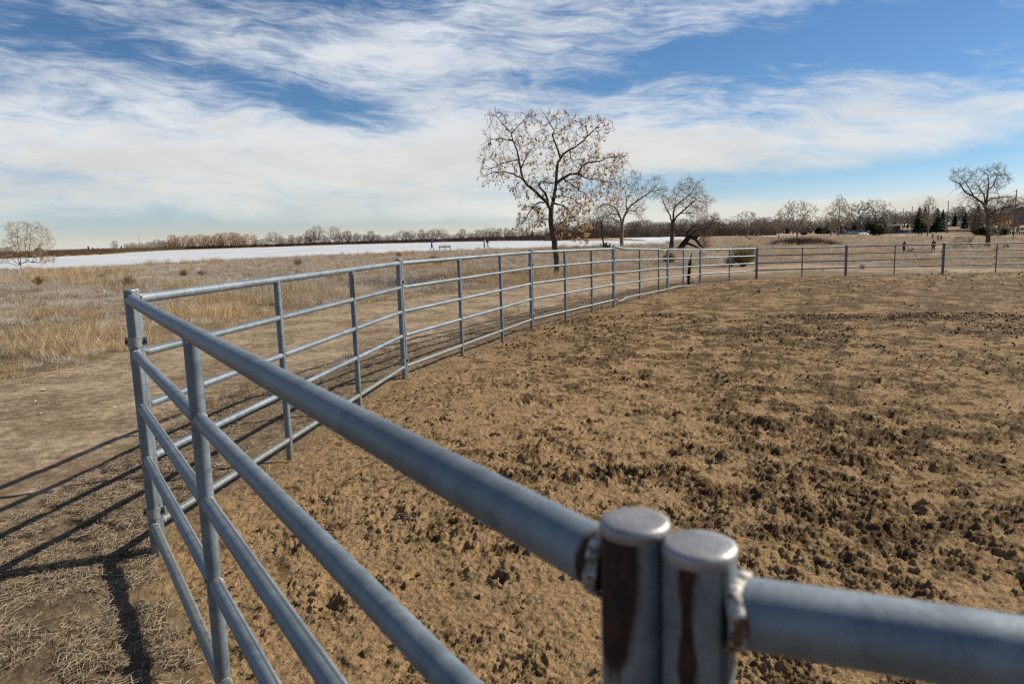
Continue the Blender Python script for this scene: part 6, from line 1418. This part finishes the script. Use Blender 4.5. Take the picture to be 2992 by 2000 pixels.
def shelter():
    p = on(2603, 336); root = thing('shelter_building', 'small tan and brown park building with a dark gabled roof', 'building', p, .12); tan = simple('tan_block', (.26, .21, .14), .9); brn = simple('brown_boards', (.09, .055, .035), .8); rf = simple('dark_roof', (.035, .03, .03), .8)
    b = MB(); b.box((0, 0, 1.1), (6.6, 4.6, 2.6)); b.build('wall', tan, root); b = MB(); b.box((0, 0, 2.85), (6.5, 4.5, .95)); b.build('wall', brn, root)
    b = MB(); v = [(-3.9, -3.0, 3.25), (3.9, -3.0, 3.25), (3.9, 3.0, 3.25), (-3.9, 3.0, 3.25), (-2.6, 0, 4.75), (2.9, 0, 4.75), (-3.9, -3.0, 3.42), (3.9, -3.0, 3.42), (3.9, 3.0, 3.42), (-3.9, 3.0, 3.42)]; b.add(v, [(0, 3, 2, 1), (0, 1, 7, 6), (1, 2, 8, 7), (2, 3, 9, 8), (3, 0, 6, 9), (6, 7, 5, 4), (8, 9, 4, 5), (7, 8, 5), (9, 6, 4)]); r = b.build('roof', rf, root); b = MB(); b.box((1.6, 0, 4.95), (1.7, .9, .5)); b.build('vent', rf, r)
    b = MB(); b.box((1.4, -2.33, 1.0), (1.0, .08, 2.1)); b.build('door', brn, root)
    for x in (-2.2, -.7): b = MB(); b.box((x, -2.33, 1.9), (.9, .08, .5)); b.build('window', GLASS, root)
shelter()
def apartment():
    p = on(3030, 455); root = thing('apartment_building', 'grey apartment block with pale framed windows cut by the right edge', 'building', p, .05); g = simple('grey_siding', (.20, .23, .27), .8); wm = simple('white_trim', (.65, .67, .70), .6)
    b = MB(); b.box((0, 5, 4.6), (18, 10, 9.8)); b.build('wall', g, root); b = MB(); v = [(-9.6, -.6, 9.5), (9.6, -.6, 9.5), (9.6, 10.6, 9.5), (-9.6, 10.6, 9.5), (-6, 5, 12), (6, 5, 12)]; b.add(v, [(0, 3, 2, 1), (0, 1, 5, 4), (2, 3, 4, 5), (1, 2, 5), (3, 0, 4)]); b.build('roof', simple('grey_shingle', (.09, .09, .10), .9), root)
    for z in (1.6, 4.6, 7.6):
        for x in (-7.6, -4.6, -1.6, 1.6, 4.6, 7.6): b = MB(); b.box((x, -.03, z), (1.5, .08, 1.7)); w = b.build('window', wm, root); b = MB(); b.box((x, -.08, z), (1.2, .06, 1.4)); b.build('pane', GLASS, w)
apartment()
# ---- utility poles and their wires
POL = []
for px, ytop, Y, lab in [(2580, 628.5, 560, 'utility pole, farthest and shortest of the line'), (2605, 617, 500, 'utility pole right of the farthest one'), (2615, 609, 455, 'utility pole just right of the shelter building'), (2638, 608, 430, 'utility pole above the dark blue tall car'), (2664, 602.5, 395, 'utility pole just left of the left big spruce'),
                         (2711, 595, 350, 'utility pole rising behind the spruces'), (2768, 587, 305, 'tall utility pole right of the big spruces'), (2852, 583, 280, 'utility pole left of the wide cottonwood trunk'), (2964, 554, 225, 'nearest utility pole at the right, behind bare branches')]:
    p = on(px, Y); h = at(px, ytop, Y).z - p.z; r = thing('utility_pole', lab, 'utility pole', p, 0, 'line of utility poles')
    b = MB(); b.tube([(0, 0, -.3), (0, 0, h)], [.20, .12], 8); b.build('pole', WOODM, r)
    for k in range(3): b = MB(); b.tube([(0, 0, h - .5 - k * 1.2), (-.55, 0, h - .45 - k * 1.2)], .05, 5); a_ = b.build('insulator_arm', STEEL, r)
    POL.append((p, h))
for k in range(3):
    b = MB()
    for (p, h), (q, g) in zip(POL[:-1], POL[1:]):
        A = p + Vector((-.55, 0, h - .45 - k * 1.2)); B_ = q + Vector((-.55, 0, g - .45 - k * 1.2)); b.tube([A.lerp(B_, t) - Vector((0, 0, 1.1 * 4 * t * (1 - t))) for t in (0, .2, .4, .6, .8, 1)], .022, 3, caps=False)
    o = b.build('power_line', STEEL); o['label'] = ['topmost', 'middle', 'lowest'][k] + ' thin wire strung along the line of utility poles'; o['category'] = 'power line'; o['group'] = 'wires of the utility pole line'
for px, ytop, Y, lab, r0 in [(2258, 640.5, 480, 'short utility pole with a crossarm above the wood', .2), (1422, 666, 430, 'dark pole with two lamps over the far shore trees', .2), (409, 686, 520, 'very thin radio mast over the far shore trees', .14)]:
    p = on(px, Y); h = at(px, ytop, Y).z - p.z; r = thing('radio_mast' if px < 500 else 'utility_pole', lab, 'mast' if px < 500 else 'utility pole', p); b = MB(); b.tube([(0, 0, -.3), (0, 0, h)], [r0, r0 * .6], 6); b.build('pole', WOODM if px > 500 else STEEL, r)
    b = MB(); w = 1.1 if px > 500 else .3; b.tube([(-w, 0, h - .6), (w, 0, h - .6)], .09, 5); b.build('crossarm', STEEL, r)
# ---- wooden post and rail fence by the road
def wood_fence(pts, n, label, hp):
    p0 = on(*pts[0]); root = thing('wooden_fence', label, 'fence', p0); P_ = [on(pts[0][0] + (pts[1][0] - pts[0][0]) * i / (n - 1), pts[0][1] + (pts[1][1] - pts[0][1]) * i / (n - 1)) for i in range(n)]
    pm = None
    for p in P_:
        if pm is None: b = MB(); b.box((0, 0, hp / 2 - .2), (.20, .20, hp + .4)); pm = mesh('post', b.v, b.f, WOODD)
        link('post', pm, root, loc=p - p0)
    for z in (hp * .86, hp * .5):
        for a, c in zip(P_[:-1], P_[1:]): b = MB(); b.tube([a - p0 + Vector((0, -.12, z)), c - p0 + Vector((0, -.12, z))], .06, 4); b.build('rail', WOODD, root)
wood_fence(((2758, 338), (2858, 322)), 34, 'dark post and rail fence along the road right of the spruces', 1.15)
wood_fence(((2944, 268), (3020, 246)), 15, 'dark post and rail fence by the road at the right edge', 1.15)
def sign():
    p = on(2651, 342); r = thing('park_sign', 'red brown park sign on a post right of the shelter building', 'sign', p); b = MB(); b.box((0, 0, 1.3), (.22, .22, 3.0)); b.build('post', WOODD, r); b = MB(); b.box((0, -.14, 3.3), (1.1, .10, 1.5)); b.build('board', simple('sign_brown', (.13, .03, .02), .7), r)
    p = on(2403, 300); r = thing('marker_post', 'short dark marker post at the path left of the car park', 'post', p); b = MB(); b.tube([(0, 0, -.2), (0, 0, 1.3)], .09, 8); b.build('post_shaft', STEEL, r); b = MB(); b.box((0, 0, 1.4), (.26, .26, .2)); b.build('top', BOLT, r)
sign()
# fallen dead limb in the meadow seen between the far rails
b = MB(); a_, c_ = hit(2352, 756), hit(2388, 748.5); b.tube([a_ + Vector((0, 0, .02)), a_.lerp(c_, .5) + Vector((0, 0, .22)), c_ + Vector((0, 0, .34))], [.05, .09, .05], 7); o = b.build('fallen_branch', BARKD, None, True); o['label'] = 'thin dark fallen limb in the grass behind the far fence'; o['category'] = 'dead wood'
# white litter bottle lying in the grass behind the long rails
def bottle():
    p = hit(1037, 826); r = thing('bottle', 'pale plastic bottle lying in grass behind the second upright', 'bottle', p + Vector((0, 0, .05)), .2); b = MB(); b.tube([(-.11, 0, 0), (-.10, 0, 0), (.04, 0, 0), (.09, 0, 0), (.13, 0, 0)], [.02, .04, .04, .018, .015], 10); b.build('bottle_body', simple('clear_plastic', (.6, .64, .66), .3), r, True); b = MB(); b.tube([(.13, 0, 0), (.155, 0, 0)], .018, 8); b.build('lid', simple('bottle_lid', (.8, .8, .8), .5), r)
bottle()
for o in list(TMP.objects): bpy.data.objects.remove(o)
bpy.data.collections.remove(TMP)
